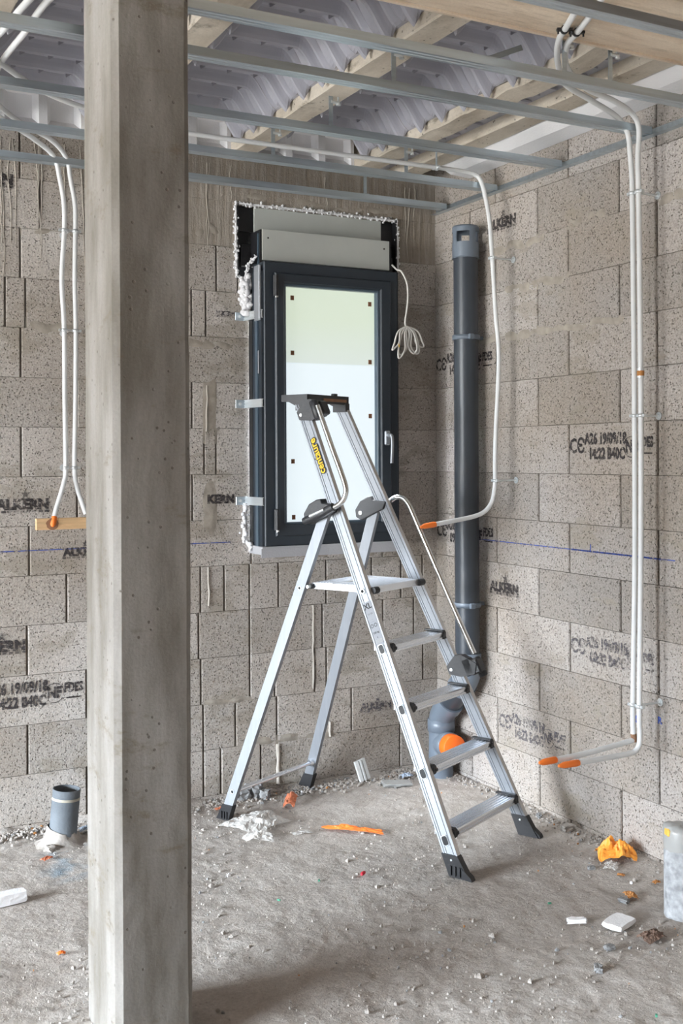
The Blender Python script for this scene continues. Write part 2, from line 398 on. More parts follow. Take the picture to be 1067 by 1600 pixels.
def text_obj(name, body, size, mtx, m, parent, depth=0.0004, bold=0.0, sx=1.0):
    cu = bpy.data.curves.new(name, 'FONT'); cu.body = body; cu.size = size; cu.extrude = depth; cu.offset = bold; cu.resolution_u = 2
    cu.align_x = 'CENTER'; cu.align_y = 'CENTER'
    t = bpy.data.objects.new('tmp_text', cu); COL.objects.link(t)
    dg = bpy.context.evaluated_depsgraph_get()
    me = bpy.data.meshes.new_from_object(t.evaluated_get(dg)); bpy.data.objects.remove(t)
    me.name = name; me.transform(mtx @ Matrix.Diagonal((sx, 1, 1, 1)))
    me.materials.clear(); me.materials.append(m)
    o = bpy.data.objects.new(name, me); COL.objects.link(o); o.parent = parent
    return o
def frame_mtx(o, x, y):
    x = Vector(x).normalized(); y = Vector(y).normalized(); z = x.cross(y)
    return Matrix(((x.x, y.x, z.x, o[0]), (x.y, y.y, z.y, o[1]), (x.z, y.z, z.z, o[2]), (0, 0, 0, 1)))

# ------------------------------------------------------------------ floor
def build_floor():
    b = MB(); nx, ny = 250, 330
    x0, x1, y0, y1 = -3.1, 0.19, -4.1, 0.19
    vs = []
    for j in range(ny+1):
        for i in range(nx+1):
            x = x0+(x1-x0)*i/nx; y = y0+(y1-y0)*j/ny
            p = Vector((x, y, 0))
            h = 0.006*noise.noise(p*3.0)+0.004*noise.noise(p*11)+0.0028*noise.noise(p*34)
            h += 0.0022*max(0, noise.noise(p*70+Vector((5, 0, 0)))-0.15)*3
            e = min(i, nx-i, j, ny-j)/10.0
            # rubble heaped along the back wall
            h += max(0, 1-abs(y)/0.10)*0.02*(0.5+noise.noise(p*9)) if y > -0.10 else 0
            vs.append((x, y, h*min(1, e)-0.004))
    fs = [[j*(nx+1)+i, j*(nx+1)+i+1, (j+1)*(nx+1)+i+1, (j+1)*(nx+1)+i] for j in range(ny) for i in range(nx)]
    b.add(vs, fs, smooth=True)
    # surrounding slab
    for (a, c, d, e) in ((-11.6, x0, -7.7, 0.19), (x0, x1, -7.7, y0)):
        b.add([(a, d, -0.004), (c, d, -0.004), (c, e, -0.004), (a, e, -0.004)], [[0, 1, 2, 3]])
    b.box((-5.7, -3.75, -0.08), (11.8, 7.9, 0.1))
    o = b.build('floor', M['floor'], fix=False); tag(o, kind='structure')
build_floor()

# ------------------------------------------------------------------ block walls
def subtract(rect, holes):
    out = [rect]
    for (hx0, hx1, hz0, hz1) in holes:
        nxt = []
        for (a, b, c, d) in out:
            if hx0 >= b or hx1 <= a or hz0 >= d or hz1 <= c: nxt.append((a, b, c, d)); continue
            if a < hx0: nxt.append((a, hx0, c, d))
            if b > hx1: nxt.append((hx1, b, c, d))
            aa, bb = max(a, hx0), min(b, hx1)
            if c < hz0: nxt.append((aa, bb, c, hz0))
            if d > hz1: nxt.append((aa, bb, hz1, d))
        out = nxt
    return out
def block_wall(name, length, rows, P, N, holes, smooth_fn, seed, top):
    """rows: list of (z0, z1, [joint positions]) along the wall; P(s, z, d) maps to 3D, d = distance into the room"""
    rnd = random.Random(seed); vs = []; fs = []; tone = []; smo = []
    def piece(a, b, c, d, t, sm, off, first):
        g = 0.0035 if not sm else 0.0
        gh = 0.0004 if not sm else 0.0
        a += g; b -= g; c += gh; d -= gh
        if b-a < 0.006 or d-c < 0.006: return
        e = 0.0035 if not sm else 0.0005
        nseg = max(1, int((b-a)/0.06)); mseg = max(1, int((d-c)/0.06))
        o = len(vs)
        ring = [(a, c), (b, c), (b, d), (a, d)]; ez = min(e, 0.0010); inner = [(a+e, c+ez), (b-e, c+ez), (b-e, d-ez), (a+e, d-ez)]
        for (x, z) in ring: vs.append(P(x, z, -0.19))
        for (x, z) in ring: vs.append(P(x, z, off-0.004))
        for (x, z) in inner: vs.append(P(x, z, off))
        for k in range(4):
            fs.append([o+k, o+(k+1) % 4, o+4+(k+1) % 4, o+4+k]); fs.append([o+4+k, o+4+(k+1) % 4, o+8+(k+1) % 4, o+8+k])
        fs.append([o+8, o+9, o+10, o+11])
        tone.extend([t]*12); smo.extend([1.0 if sm else 0.0]*12)
    for (z0, z1, js) in rows:
        js = sorted(js); edges = [-0.19]+js+[length]
        for a, b in zip(edges[:-1], edges[1:]):
            t = rnd.random(); off = rnd.uniform(-0.002, 0.0)
            sm = smooth_fn((a+b)/2, (z0+z1)/2)
            for k, r in enumerate(subtract((a, b, z0, min(z1, top)), holes)): piece(*r, t, sm, off, k == 0)
    me = bpy.data.meshes.new(name); me.from_pydata(vs, [], fs)
    at = me.attributes.new('tone', 'FLOAT', 'POINT'); at.data.foreach_set('value', tone)
    at = me.attributes.new('smooth_mortar', 'FLOAT', 'POINT'); at.data.foreach_set('value', smo)
    import bmesh
    bm = bmesh.new(); bm.from_mesh(me); bmesh.ops.recalc_face_normals(bm, faces=bm.faces[:])
    bm.to_mesh(me); bm.free()
    me.materials.append(M['block_lit'] if name == 'wall_back' else M['block']); me.materials.append(M['mortar'])
    # mortar core just behind the faces
    o = bpy.data.objects.new(name, me); COL.objects.link(o); tag(o, kind='structure')
    mb = MB()
    for r in subtract((-0.19, length, -0.05, top), holes):
        a, b, c, d = r
        q = [P(a, c, -0.011), P(b, c, -0.011), P(b, d, -0.011), P(a, d, -0.011), P(a, c, -0.185), P(b, c, -0.185), P(b, d, -0.185), P(a, d, -0.185)]
        mb.add(q, [[0, 1, 2, 3], [7, 6, 5, 4], [0, 4, 5, 1], [1, 5, 6, 2], [2, 6, 7, 3], [3, 7, 4, 0]])
    core = mb.build('mortar_bed', M['mortar'], o)
    return o
TOPZ = 3.05
def line_z(n): return 2.413-0.2*n
# right wall: x = 0, s = -y
def PR(s, z, d): return (-d, -s, z)
rows = []
for n in range(-2, 13):
    z0, z1 = line_z(n+1), line_z(n)
    if n == 12: z0, z1 = -0.05, line_z(12)
    js = [0.293+0.5*k for k in range(16)] if n % 2 else [0.493+0.5*k for k in range(16)]
    if n in (-2,): z1 = 3.06
    extra = {0: [0.30], 1: [0.96+0.1, ], 3: [0.55, 0.64, 0.90], 2: [0.29], 4: [0.78], -1: [0.71], 6: [], 8: [0.2], 9: [0.86, 1.22]}.get(n, [])
    js = sorted(js)
    rows.append((z0, z1, js))
wall_right = block_wall('wall_right', 7.7, rows, PR, None, [], lambda s, z: False, 3, TOPZ)

# back wall: y = 0, s = -x
WX0, WX1 = -0.972, -0.300        # window opening
BX0, BX1, BZ0, BZ1 = -1.03, -0.222, 2.275, 2.60    # shutter box opening
holes_b = [(-WX1, -WX0, 1.085, 2.29), (-BX1, -BX0, BZ0, BZ1)]
def PB(s, z, d): return (-s, -d, z)
rows = []
for n in range(-2, 13):
    z0, z1 = line_z(n+1), line_z(n)
    if n == 12: z0, z1 = -0.05, line_z(12)
    if n == -2: z1 = 3.06
    js = [0.245+0.5*k for k in range(20)] if n % 2 else [0.47+0.5*k for k in range(20)]
    if n >= 6: js = [j-0.03 if j > 1.3 else j for j in js]
    if n == -1: js = [0.20, 0.70, 1.14, 1.39, 1.89, 2.4, 2.9, 3.4, 3.9, 4.4]
    if n == 0: js += [1.13]
    if n == 1: js += [1.95, 2.03, 1.18]
    if n == 4: js += [1.135, 1.19]
    if n == 7: js = [0.08, 0.20, 0.36, 0.60, 0.84, 0.98, 1.10, 1.21, 1.79, 2.3, 2.8, 3.3, 3.8, 4.3]
    if n == 8: js = [0.13, 0.30, 0.62, 0.98, 1.22, 1.95, 2.45, 2.95, 3.45, 3.95, 4.45]
    if n == 9: js = [0.08, 0.25, 0.60, 0.66, 0.86, 0.98, 1.21, 1.71, 2.2, 2.7, 3.2, 3.7, 4.2]
    if n == 10: js = [0.47, 0.85, 1.05, 1.20, 1.95, 2.45, 2.95, 3.45, 3.95, 4.45]
    if n == 11: js = [0.21, 0.85, 0.93, 1.12, 1.20, 1.71, 2.2, 2.7, 3.2, 3.7, 4.2]
    rows.append((z0, z1, sorted(js)))
wall_back = block_wall('wall_back', 10.2, rows, PB, None, holes_b, lambda s, z: (s < 1.45 and z > 2.42), 5, TOPZ)

# walls the camera has behind it, with the wide opening daylight comes through
def plain_wall(name, boxes):
    b = MB()
    for (x0, x1, y0, y1, z0, z1) in boxes: b.box(((x0+x1)/2, (y0+y1)/2, (z0+z1)/2), (x1-x0, y1-y0, z1-z0))
    return tag(b.build(name, M['plaster']), kind='structure')
plain_wall('wall_left', [(-10.2, LEFT_X, -7.5, OPEN_Y[0], 0, 3.05), (-10.2, LEFT_X, OPEN_Y[1], 0, 0, 3.05), (-10.2, LEFT_X, OPEN_Y[0], OPEN_Y[1], OPEN_Z[1], 3.05),
                         (-10.2, LEFT_X, OPEN_Y[0], OPEN_Y[1], 0, OPEN_Z[0])])
plain_wall('wall_rear', [(-10.2, 0.19, -7.7, -7.5, 0, 3.05)])
b = MB(); b.box((-5.0, -3.75, 3.10), (10.6, 8.0, 0.12)); tag(b.build('ceiling', M['slab']), kind='structure')

# ------------------------------------------------------------------ ink stamps, chalk line on the walls
def R_m(y, z, tilt=0.0): return frame_mtx((-0.0012, y, z), (0, -math.cos(tilt), math.sin(tilt)), (0, math.sin(tilt), math.cos(tilt)))
def B_m(x, z, tilt=0.0): return frame_mtx((x, -0.0012, z), (math.cos(tilt), 0, math.sin(tilt)), (-math.sin(tilt), 0, math.cos(tilt)))
def date_stamp(parent, fm, c, z, w, m, l1='A26 19/09/18', l2='14:22 B40C'):
    k = w/0.46
    text_obj('ink_stamp', l1, 0.058*k, fm(c[0], z+0.026*k), m, parent, bold=0.0022*k, sx=0.80) if False else None
    def off(dx): return (c[0]-dx*k) if c[1] == 'R' else (c[0]+dx*k)
    text_obj('ink_stamp', 'C\u0404', 0.082*k, fm(off(-0.188), z), m, parent, bold=0.002*k, sx=0.8)
    text_obj('ink_stamp', l1, 0.060*k, fm(off(-0.022), z+0.028*k), m, parent, bold=0.0026*k, sx=0.72)
    text_obj('ink_stamp', l2, 0.060*k, fm(off(-0.015), z-0.030*k), m, parent, bold=0.0026*k, sx=0.72)
    text_obj('ink_stamp', 'NF', 0.062*k, fm(off(0.122), z-0.004), m, parent, bold=0.003*k, sx=0.75)
    text_obj('ink_stamp', 'FDES', 0.052*k, fm(off(0.200), z+0.012*k), m, parent, bold=0.0026*k, sx=0.68)
    text_obj('ink_stamp', '________', 0.030*k, fm(off(0.200), z-0.016*k), m, parent, bold=0.002*k, sx=0.55)
    # ring round the NF mark
    ring = MB(); o = fm(off(0.122), z-0.004)
    vs = []; n = 28
    for r in (0.037*k, 0.041*k):
        for q in range(n): vs.append(o @ Vector((r*math.cos(2*PI*q/n), r*math.sin(2*PI*q/n), 0.0003)))
    ring.add(vs, [[q, (q+1) % n, n+(q+1) % n, n+q] for q in range(n)]); ring.build('ink_stamp', m, parent)
def maker_stamp(parent, fm, c, z, w, m):
    k = w/0.25
    text_obj('ink_stamp', 'ALKERN', 0.056*k, fm(c[0], z), m, parent, bold=0.0035*k, sx=1.0)
    s = -1 if c[1] == 'R' else 1
    st = MB(); o = fm(c[0]+s*0.010*k, z+0.040*k)
    pts = [(0, 0.028), (0.005, 0.008), (0.022, 0.012), (0.009, -0.001), (0.013, -0.018), (0, -0.008), (-0.013, -0.018), (-0.009, -0.001), (-0.022, 0.012), (-0.005, 0.008)]
    st.add([o @ Vector((a*k, b*k, 0.0003)) for a, b in pts]+[o @ Vector((0, 0, 0.0003))], [[i, (i+1) % 10, 10] for i in range(10)])
    st.build('ink_stamp', m, parent)
    ul = MB(); o = fm(c[0], z-0.028*k)
    for a in range(9):
        ul.add([o @ Vector((x*k, y*k, 0.0003)) for x, y in ((-0.11+a*0.0245, -0.004), (-0.11+a*0.0245+0.018, -0.004), (-0.11+a*0.0245+0.018, 0.006), (-0.11+a*0.0245, 0.006))], [[0, 1, 2, 3]])
    ul.build('ink_stamp', m, parent)
date_stamp(wall_right, R_m, (-1.235, 'R'), 1.523, 0.46, M['stamp'])
date_stamp(wall_right, R_m, (-1.235, 'R'), 0.722, 0.46, M['stamp_faint'], l2='00:32 B40C')
date_stamp(wall_right, R_m, (-0.235, 'R'), 1.923, 0.45, M['stamp'])
date_stamp(wall_right, R_m, (-0.235, 'R'), 1.130, 0.45, M['stamp'], l2='09:27 B40C')
date_stamp(wall_right, R_m, (-0.735, 'R'), 0.315, 0.45, M['stamp_faint'], l2='14:22 B40C')
maker_stamp(wall_right, R_m, (-0.55, 'R'), 0.905, 0.25, M['stamp'])
maker_stamp(wall_right, R_m, (-0.545, 'R'), 2.515, 0.25, M['stamp'])
date_stamp(wall_back, B_m, (-1.965, 'B'), 0.535, 0.46, M['stamp'], l2='14:22 B40C')
maker_stamp(wall_back, B_m, (-1.965, 'B'), 1.300, 0.25, M['stamp'])
maker_stamp(wall_back, B_m, (-2.06, 'B'), 0.735, 0.25, M['stamp'])
maker_stamp(wall_back, B_m, (-2.10, 'B'), 2.60, 0.25, M['stamp'])
maker_stamp(wall_back, B_m, (-1.72, 'B'), 1.10, 0.2, M['stamp'])
maker_stamp(wall_back, B_m, (-1.09, 'B'), 2.117, 0.12, M['stamp_faint'])
text_obj('ink_stamp', 'KERN', 0.05, B_m(-1.115, 1.303), M['stamp'], wall_back, bold=0.003)
maker_stamp(wall_back, B_m, (-0.34, 'B'), 0.315, 0.2, M['stamp_faint'])
text_obj('ink_mark', 'D', 0.035, R_m(-1.385, 0.50), M['chalk'], wall_right, bold=0.001)
text_obj('ink_mark', 'R', 0.035, R_m(-1.50, 0.52), M['chalk'], wall_right, bold=0.001)
ch = MB()
ch.box((-0.0008, -0.96, 1.109), (0.0008, 1.24, 0.004)); ch.box((-0.0008, -1.125, 1.124), (0.0008, 0.004, 0.03)); ch.box((-0.0008, -1.26, 1.109), (0.0008, 0.5, 0.006))
ch.build('chalk_line', M['chalk'], wall_right)
ch = MB(); ch.box((-1.72, -0.0008, 1.1145), (1.3, 0.0008, 0.004)); ch.build('chalk_line', M['chalk'], wall_back)

# cement smears squeezed from joints (thin, rough, on the wall)
def smear(parent, P, s, z, w, h, seed, m=None):
    rnd = random.Random(seed); b = MB(); nx, nz = 26, 7; vs = []
    for j in range(nz+1):
        for i in range(nx+1):
            u, v = i/nx, j/nz
            edge = math.sin(PI*u)**0.5*math.sin(PI*v)
            q = Vector((s+u*w, z+v*h, seed*3.1))
            d = 0.007*edge*(0.55+noise.noise(q*22))-0.003
            zz = z+v*h+0.02*noise.noise(Vector((s+u*w, 0, seed))*9)
            vs.append(P(s+u*w, zz, d))
    b.add(vs, [[j*(nx+1)+i, j*(nx+1)+i+1, (j+1)*(nx+1)+i+1, (j+1)*(nx+1)+i] for j in range(nz) for i in range(nx)], smooth=True)
    return b.build('cement_smear', m or M['wet_mortar'], parent, fix=False)
for k, (s, z, w, h) in enumerate([(0.55, 2.185, 0.45, 0.05), (0.95, 2.40, 0.28, 0.05), (0.36, 1.985, 0.55, 0.05), (0.75, 1.99, 0.6, 0.04), (0.45, 2.375, 0.4, 0.045), (1.5, 2.39, 0.3, 0.05)]):
    smear(wall_right, PR, s, z, w, h, k+1)
for k, (s, z, w, h) in enumerate([(1.72, 1.985, 0.23, 0.06), (1.15, 1.96, 0.14, 0.05), (1.0, 1.955, 0.22, 0.045), (1.72, 2.385, 0.25, 0.035), (0.22, 1.02, 0.72, 0.07), (0.04, 2.62, 1.1, 0.05), (1.06, 2.44, 0.25, 0.07),
                                  (0.55, 0.20, 0.5, 0.04), (0.95, 0.40, 0.25, 0.03), (1.13, 1.55, 0.07, 0.35), (1.13, 1.12, 0.07, 0.28)]):
    smear(wall_back, PB, s, z, w, h, k+20)
def ridge(s, z0, z1, w=0.010):
    b = MB(); n = 24; vs = []
    for j in range(n+1):
        z = z0+(z1-z0)*j/n; o = 0.004*noise.noise(Vector((s*7, 0, z*14)))
        for q, d in ((-1, -0.004), (-0.45, 0.006), (0.3, 0.007), (1, -0.004)):
            vs.append(PB(s+o+q*w*(0.8+0.5*noise.noise(Vector((s, q, z*20)))), z, d*(0.8+0.6*noise.noise(Vector((s, 3, z*25))))))
    b.add(vs, [[j*4+i, j*4+i+1, (j+1)*4+i+1, (j+1)*4+i] for j in range(n) for i in range(3)], smooth=True)
    b.build('mortar_ridge', M['white_drip'], wall_back, fix=False)
for r_ in ((0.668, 0.43, 0.81, 0.007), (0.845, 0.02, 0.20, 0.013), (1.174, 0.84, 1.01, 0.006), (0.585, 0.20, 0.27, 0.008), (1.178, 1.60, 1.80, 0.006)): ridge(*r_)
# lime drips running down from the slab
for k in range(32):
    rnd = random.Random(k+50)
    x = rnd.choice([rnd.uniform(-1.35, -0.05), rnd.uniform(-1.35, -0.05), rnd.uniform(-2.06, -1.7)])
    z1 = 2.77; L = rnd.uniform(0.12, 0.42) if x > -1.4 else rnd.uniform(0.3, 0.7)
    pts = []; xx = x
    for i in range(10):
        pts.append((xx, -0.0005, z1-L*i/9)); xx += rnd.uniform(-0.006, 0.006)
    if -1.05 < x < -0.2 and z1-L < 2.63: continue
    dm = MB(); dm.tube(pts, [0.0024*(1-0.06*i) for i in range(10)], M['white_drip'], 6); dm.build('lime_drip', None, wall_back)

# ------------------------------------------------------------------ ceiling: joists, plastic formers, foam closures, beam
JX = [-0.225, -0.45, -1.05, -1.68, -2.29, -2.91, -3.53, -4.15, -4.77, -5.39, -6.01, -6.63]
jl = ['precast concrete joist beside the white foam strip along the right wall', 'chipped precast concrete joist, second from the right wall',
      'precast concrete joist over the middle of the window', 'precast concrete joist passing just right of the column top', 'precast concrete joist at the top left corner of the picture']
for k, x in enumerate(JX):
    b = MB(); y0, y1 = -1.80, -0.004
    n = 60; rnd = random.Random(k)
    # heel with slightly chipped lower arrises
    sec = [(-0.055, 0.045), (-0.055, 0.006), (-0.050, 0.0), (0.050, 0.0), (0.055, 0.006), (0.055, 0.045), (0.03, 0.05), (0.03, 0.19), (-0.03, 0.19), (-0.03, 0.05)]
    vs = []
    for i in range(n+1):
        y = y0+(y1-y0)*i/n
        for (a, c) in sec:
            ch_ = 0.0
            if c < 0.05 and k < 4: ch_ = max(0, noise.noise(Vector((y*6, a*9, k*5.0))))*(0.020 if k == 1 else 0.006)
            vs.append((x+a*(1-ch_*6), y, 2.795+c+ch_*(1 if c < 0.01 else 0)))
    q = len(sec)
    fs = [[i*q+j, i*q+(j+1) % q, (i+1)*q+(j+1) % q, (i+1)*q+j] for i in range(n) for j in range(q)]+[list(range(q)), list(range(n*q, n*q+q))[::-1]]
    b.add(vs, fs); o = b.build('concrete_joist', M['joist'])
    tag(o, jl[k] if k < len(jl) else 'precast concrete joist, %s one beyond the left edge of the picture' % ['second', 'third', 'fourth', 'fifth', 'sixth', 'seventh', 'eighth', 'ninth'][k-5], 'joist', 'joists of the ceiling')

def vault(xa, xb, ya, yb, label):
    """ribbed plastic former between two joists: sawtooth panels that end in a flat lip"""
    b = MB(); w = xb-xa; nx = 48; vs = []
    ys = []; y = ya
    P_ = 0.155
    knots = [0.0, 0.04, 0.08, 0.12, 0.16, 0.20, 0.235, 0.245, 0.30, 0.38, 0.46, 0.54, 0.62, 0.70, 0.78, 0.86, 0.94]
    k = math.floor((ya+0.60)/P_)-1
    while -0.60+P_*k < yb+P_:
        ys += [-0.60+P_*(k+q) for q in knots]; k += 1
    ys = [ya]+[q for q in ys if ya < q < yb]+[yb]
    for y in ys:
        ph = ((y+0.60)/P_) % 1.0
        # rib curving down away from the camera, sharp far edge, then a flat panel
        tooth = (1-math.cos(PI*min(1, ph/0.20)))/2 if ph < 0.24 else 0.0
        lipface = tooth
        mid = math.exp(-((ph-0.62)/0.10)**2)
        for i in range(nx+1):
            u = i/nx; x = xa+w*u
            e = min(u, 1-u)*w
            t = min(1, e/0.125); rise = t*t*(3-2*t)*0.125
            side = math.sin(PI*min(1, e/0.125)) if e < 0.125 else 0.0
            d = tooth*(0.048+0.010*side)+mid*0.030*side
            vs.append((x, y, 2.840+rise-d*min(1, e/0.02)))
    n = len(ys)-1
    b.add(vs, [[j*(nx+1)+i, j*(nx+1)+i+1, (j+1)*(nx+1)+i+1, (j+1)*(nx+1)+i] for j in range(n) for i in range(nx)], smooth=False)
    nr = int((yb-ya)/0.155)+2
    k0 = math.floor((ya+0.60)/0.155)
    for k in range(k0, k0+nr+1):
        y = -0.60+0.155*k+0.030
        if y < ya+0.01 or y+0.03 > yb: continue
        for q in range(3):      # little triangular gussets hanging from each rib
            x = xa+w*(0.30+0.2*q)
            z = 2.840+0.125-0.034
            b.add([(x-0.001, y, z), (x-0.001, y, z-0.026), (x-0.001, y+0.034, z+0.028), (x+0.002, y, z), (x+0.002, y, z-0.026), (x+0.002, y+0.034, z+0.028),
                   (x+0.030, y, z-0.006)], [[0, 1, 2], [3, 5, 4], [0, 3, 4, 1], [1, 4, 5, 2], [4, 6, 1], [0, 6, 4]])
    o = b.build('ceiling_former', M['former'], fix=False)
    
    tag(o, label, 'ceiling former', 'grey plastic formers between the joists')
    return o
bays = [(-0.995, -0.505, 'over the window side of the ceiling'), (-1.625, -1.105, 'just right of the column'), (-2.235, -1.735, 'left of the column'),
        (-2.855, -2.345, 'past the left edge, nearest bay'), (-3.475, -2.965, 'past the left edge, second nearest bay'), (-4.095, -3.585, 'past the left edge, third nearest bay'), (-4.715, -4.205, 'past the left edge, fourth nearest bay'), (-5.335, -4.825, 'past the left edge, fifth nearest bay'), (-5.955, -5.445, 'past the left edge, sixth nearest bay'), (-6.575, -6.065, 'past the left edge, farthest bay')]
for (a, c, t) in bays:
    vault(a, c, -1.80, -0.601, 'long ribbed grey plastic ceiling former %s' % t)
    vault(a, c, -0.599, -0.22, 'short ribbed grey plastic former by the back wall %s' % t)
# narrow slotted former piece between the two right joists
b = MB(); b.box((-0.337, -0.90, 2.842), (0.112, 1.78, 0.006))
for k in range(22):
    y = -0.1-0.08*k
    b.box((-0.345+0.02*(k % 2), y, 2.835), (0.05, 0.022, 0.008), M4=Matrix.Rotation(0.3, 4, 'X'))
tag(b.build('slotted_infill', M['former']), 'narrow grey slotted plastic strip between the two joists near the right wall', 'ceiling infill')
# white polystyrene edge strip along the right wall
b = MB(); b.prism([(-0.165, 0.002), (-0.105, -0.026), (-0.002, -0.032), (-0.002, 0.12), (-0.165, 0.12)], -1.80, -0.30, ((0, 0, 2.797), (1, 0, 0), (0, 0, 1), (0, 1, 0)))
tag(b.build('foam_edge_strip', M['eps']), 'long white polystyrene strip along the top of the right wall', 'foam strip')
# white polystyrene closures at the back wall, with moulded pockets
for (a, c, t) in bays[:3]:
    b = MB(); y0, y1 = -0.06, -0.115
    w = c-a; n = 3; pw = w/n
    b.add([(a, y0, 2.785), (c, y0, 2.785), (c, y1, 2.785), (a, y1, 2.785), (a, y0, 2.94), (c, y0, 2.94), (c, y0-0.05, 2.94), (a, y0-0.05, 2.94)],
          [[0, 1, 2, 3], [4, 7, 6, 5], [0, 4, 5, 1], [0, 3, 7, 4], [1, 5, 6, 2]])
    for k in range(n):
        xa, xb = a+pw*k, a+pw*(k+1)
        r = 0.034
        F0 = Vector((xa, y1, 2.785)); F1 = Vector((xb, y1, 2.785)); F2 = Vector((xb, y0-0.05, 2.94)); F3 = Vector((xa, y0-0.05, 2.94))
        def L(u, v, d=0): p = F0.lerp(F1, u).lerp(F3.lerp(F2, u), v); return (p.x, p.y+d, p.z+d*0.3)
        o_ = [L(0, 0), L(1, 0), L(1, 1), L(0, 1)]
        m1 = [L(.10, .14), L(.90, .14), L(.90, .92), L(.10, .92)]
        i_ = [L(.22, .26, r), L(.78, .26, r), L(.78, .86, r), L(.22, .86, r)]
        b.add(o_+m1+i_, [[q, (q+1) % 4, 4+(q+1) % 4, 4+q] for q in range(4)]+[[4+q, 4+(q+1) % 4, 8+(q+1) % 4, 8+q] for q in range(4)]+[[8, 9, 10, 11]])
    tag(b.build('foam_closure', M['eps']), 'white pocketed foam closure above the back wall %s' % t, 'foam closure', 'foam closures on the back wall')
# board-marked beam
b = MB(); b.prism([(-2.20, 0.02), (-2.18, 0.0), (-1.825, 0.0), (-1.805, 0.010), (-1.805, 0.25), (-2.20, 0.25)], -9.99, 0.0, ((0, 0, 2.785), (0, 1, 0), (0, 0, 1), (1, 0, 0)))
b.box((-5.0, -1.818, 2.781), (9.98, 0.012, 0.008))
o = b.build('ceiling_beam', M['beam']); tag(o, 'pale board-marked beam crossing the top right corner of the picture', 'beam', kind='thing')
b = MB(); b.box((-5.0, -2.62, 2.90), (9.98, 0.80, 0.14)); b.box((-5.0, -5.2, 2.93), (9.98, 4.3, 0.12))
o = b.build('timber_soffit', mat('dark_timber', (0.16, 0.10, 0.06), 0.8, bump=0.4, bscale=25, var=0.4, vscale=9, stretch=(0.4, 3, 3))); tag(o, 'dark soffit boards beyond the pale beam at the top right corner', 'soffit')

# ------------------------------------------------------------------ suspended steel channels
CZ = 2.655
CH = [(-0.115, 'closest to the back wall, lowest in the picture'), (-0.52, 'second from the back wall'), (-0.965, 'third from the back wall'),
      (-1.475, 'fourth from the back wall'), (-1.79, 'running just in front of the pale beam edge'), (-2.25, 'cutting across the pale beam at the top right corner')]
proto = None
def channel_mesh():
    b = MB(); W, H, t = 0.046, 0.026, 0.0012
    prof = [(-W/2, H), (-W/2, 0.0), (-W/2+0.010, 0.0), (-W/2+0.012, 0.0025), (-W/2+0.016, 0.0025), (-W/2+0.018, 0), (W/2-0.018, 0), (W/2-0.016, 0.0025), (W/2-0.012, 0.0025), (W/2-0.010, 0), (W/2, 0), (W/2, H)]
    lip = [(-W/2+0.007, H), (-W/2, H)]
    out = [(-W/2+0.007, H-0.003)]+[(-W/2, H)]+prof[1:-1]+[(W/2, H), (W/2-0.007, H-0.003)]
    inn = [(a*(1-2*t/W) if abs(a) > W/2-0.001 else a, c+t) for a, c in out]
    inn[0] = (-W/2+0.007, H-0.0045); inn[-1] = (W/2-0.007, H-0.0045); inn[1] = (-W/2+t, H-t); inn[-2] = (W/2-t, H-t)
    poly = out+inn[::-1]; n = len(out)
    L0, L1 = -9.9, -0.022
    vs = [(x, a, c) for x in (L0, L1) for a, c in out+inn]; m = 2*n
    fs = []
    for i in range(n-1):
        fs += [[i, i+1, m+i+1, m+i], [n+i+1, n+i, m+n+i, m+n+i+1]]
        fs += [[i, n+i, n+i+1, i+1], [m+i, m+i+1, m+n+i+1, m+n+i]]
    fs += [[0, m, m+n, n], [n-1, 2*n-1, m+2*n-1, m+n-1]]
    b.add(vs, fs); return b
for k, (y, t) in enumerate(CH):
    if proto is None: proto = o = channel_mesh().build('ceiling_channel', M['zinc'])
    else: o = proto.copy(); COL.objects.link(o)
    o.location = (0, y, CZ)
    tag(o, 'long galvanised steel ceiling channel %s' % t, 'ceiling channel', 'steel channels of the suspended ceiling frame')
b = MB(); b.prism([(-0.0005, 0), (-0.030, 0), (-0.030, 0.0015), (-0.002, 0.0015), (-0.002, 0.030), (-0.0005, 0.030)], -7.4, -0.01, ((0, 0, CZ-0.004), (1, 0, 0), (0, 0, 1), (0, 1, 0)))
tag(b.build('wall_angle', M['zinc']), 'steel angle fixed along the right wall carrying the channel ends', 'wall angle')
# hangers
def hanger(x, y, zt, label, twin=False):
    t = empty('ceiling_hanger', (x, y, CZ+0.02))
    b = MB(); h = zt-(CZ+0.02)
    b.box((0, 0, h/2), (0.016, 0.003, h)); b.box((0, 0.006, h/2), (0.003, 0.012, h)); 
    for q in range(int(h/0.02)): b.box((0, -0.0018, 0.012+q*0.02), (0.005, 0.001, 0.009), M['void'])
    if not b.mats[0:1] or True:
        b2 = MB(); b2.box((0, 0, h/2), (0.016, 0.003, h)); b2.box((0.007, 0.006, h/2), (0.002, 0.012, h)); b2.build('strap', M['zinc'], t)
    cl = MB(); cl.box((0, 0, 0.004), (0.026, 0.044, 0.010), bev=0.002); cl.build('clip', M['zinc'], t)
    sc = MB(); sc.tube([(0.03, 0, h-0.03), (0.03, 0, h)], 0.0035, M['zinc_bright'], 8); sc.tube([(0.0, 0.0, h-0.022), (0.034, 0, h-0.022)], 0.006, M['zinc_bright'], 8)
    sc.tube([(0.03, 0, h-0.032), (0.03, 0, h-0.026)], 0.008, M['zinc_bright'], 6); sc.build('fixing_screw', None, t)
    tag(t, label, 'hanger', 'straps hanging the ceiling frame')
    return t
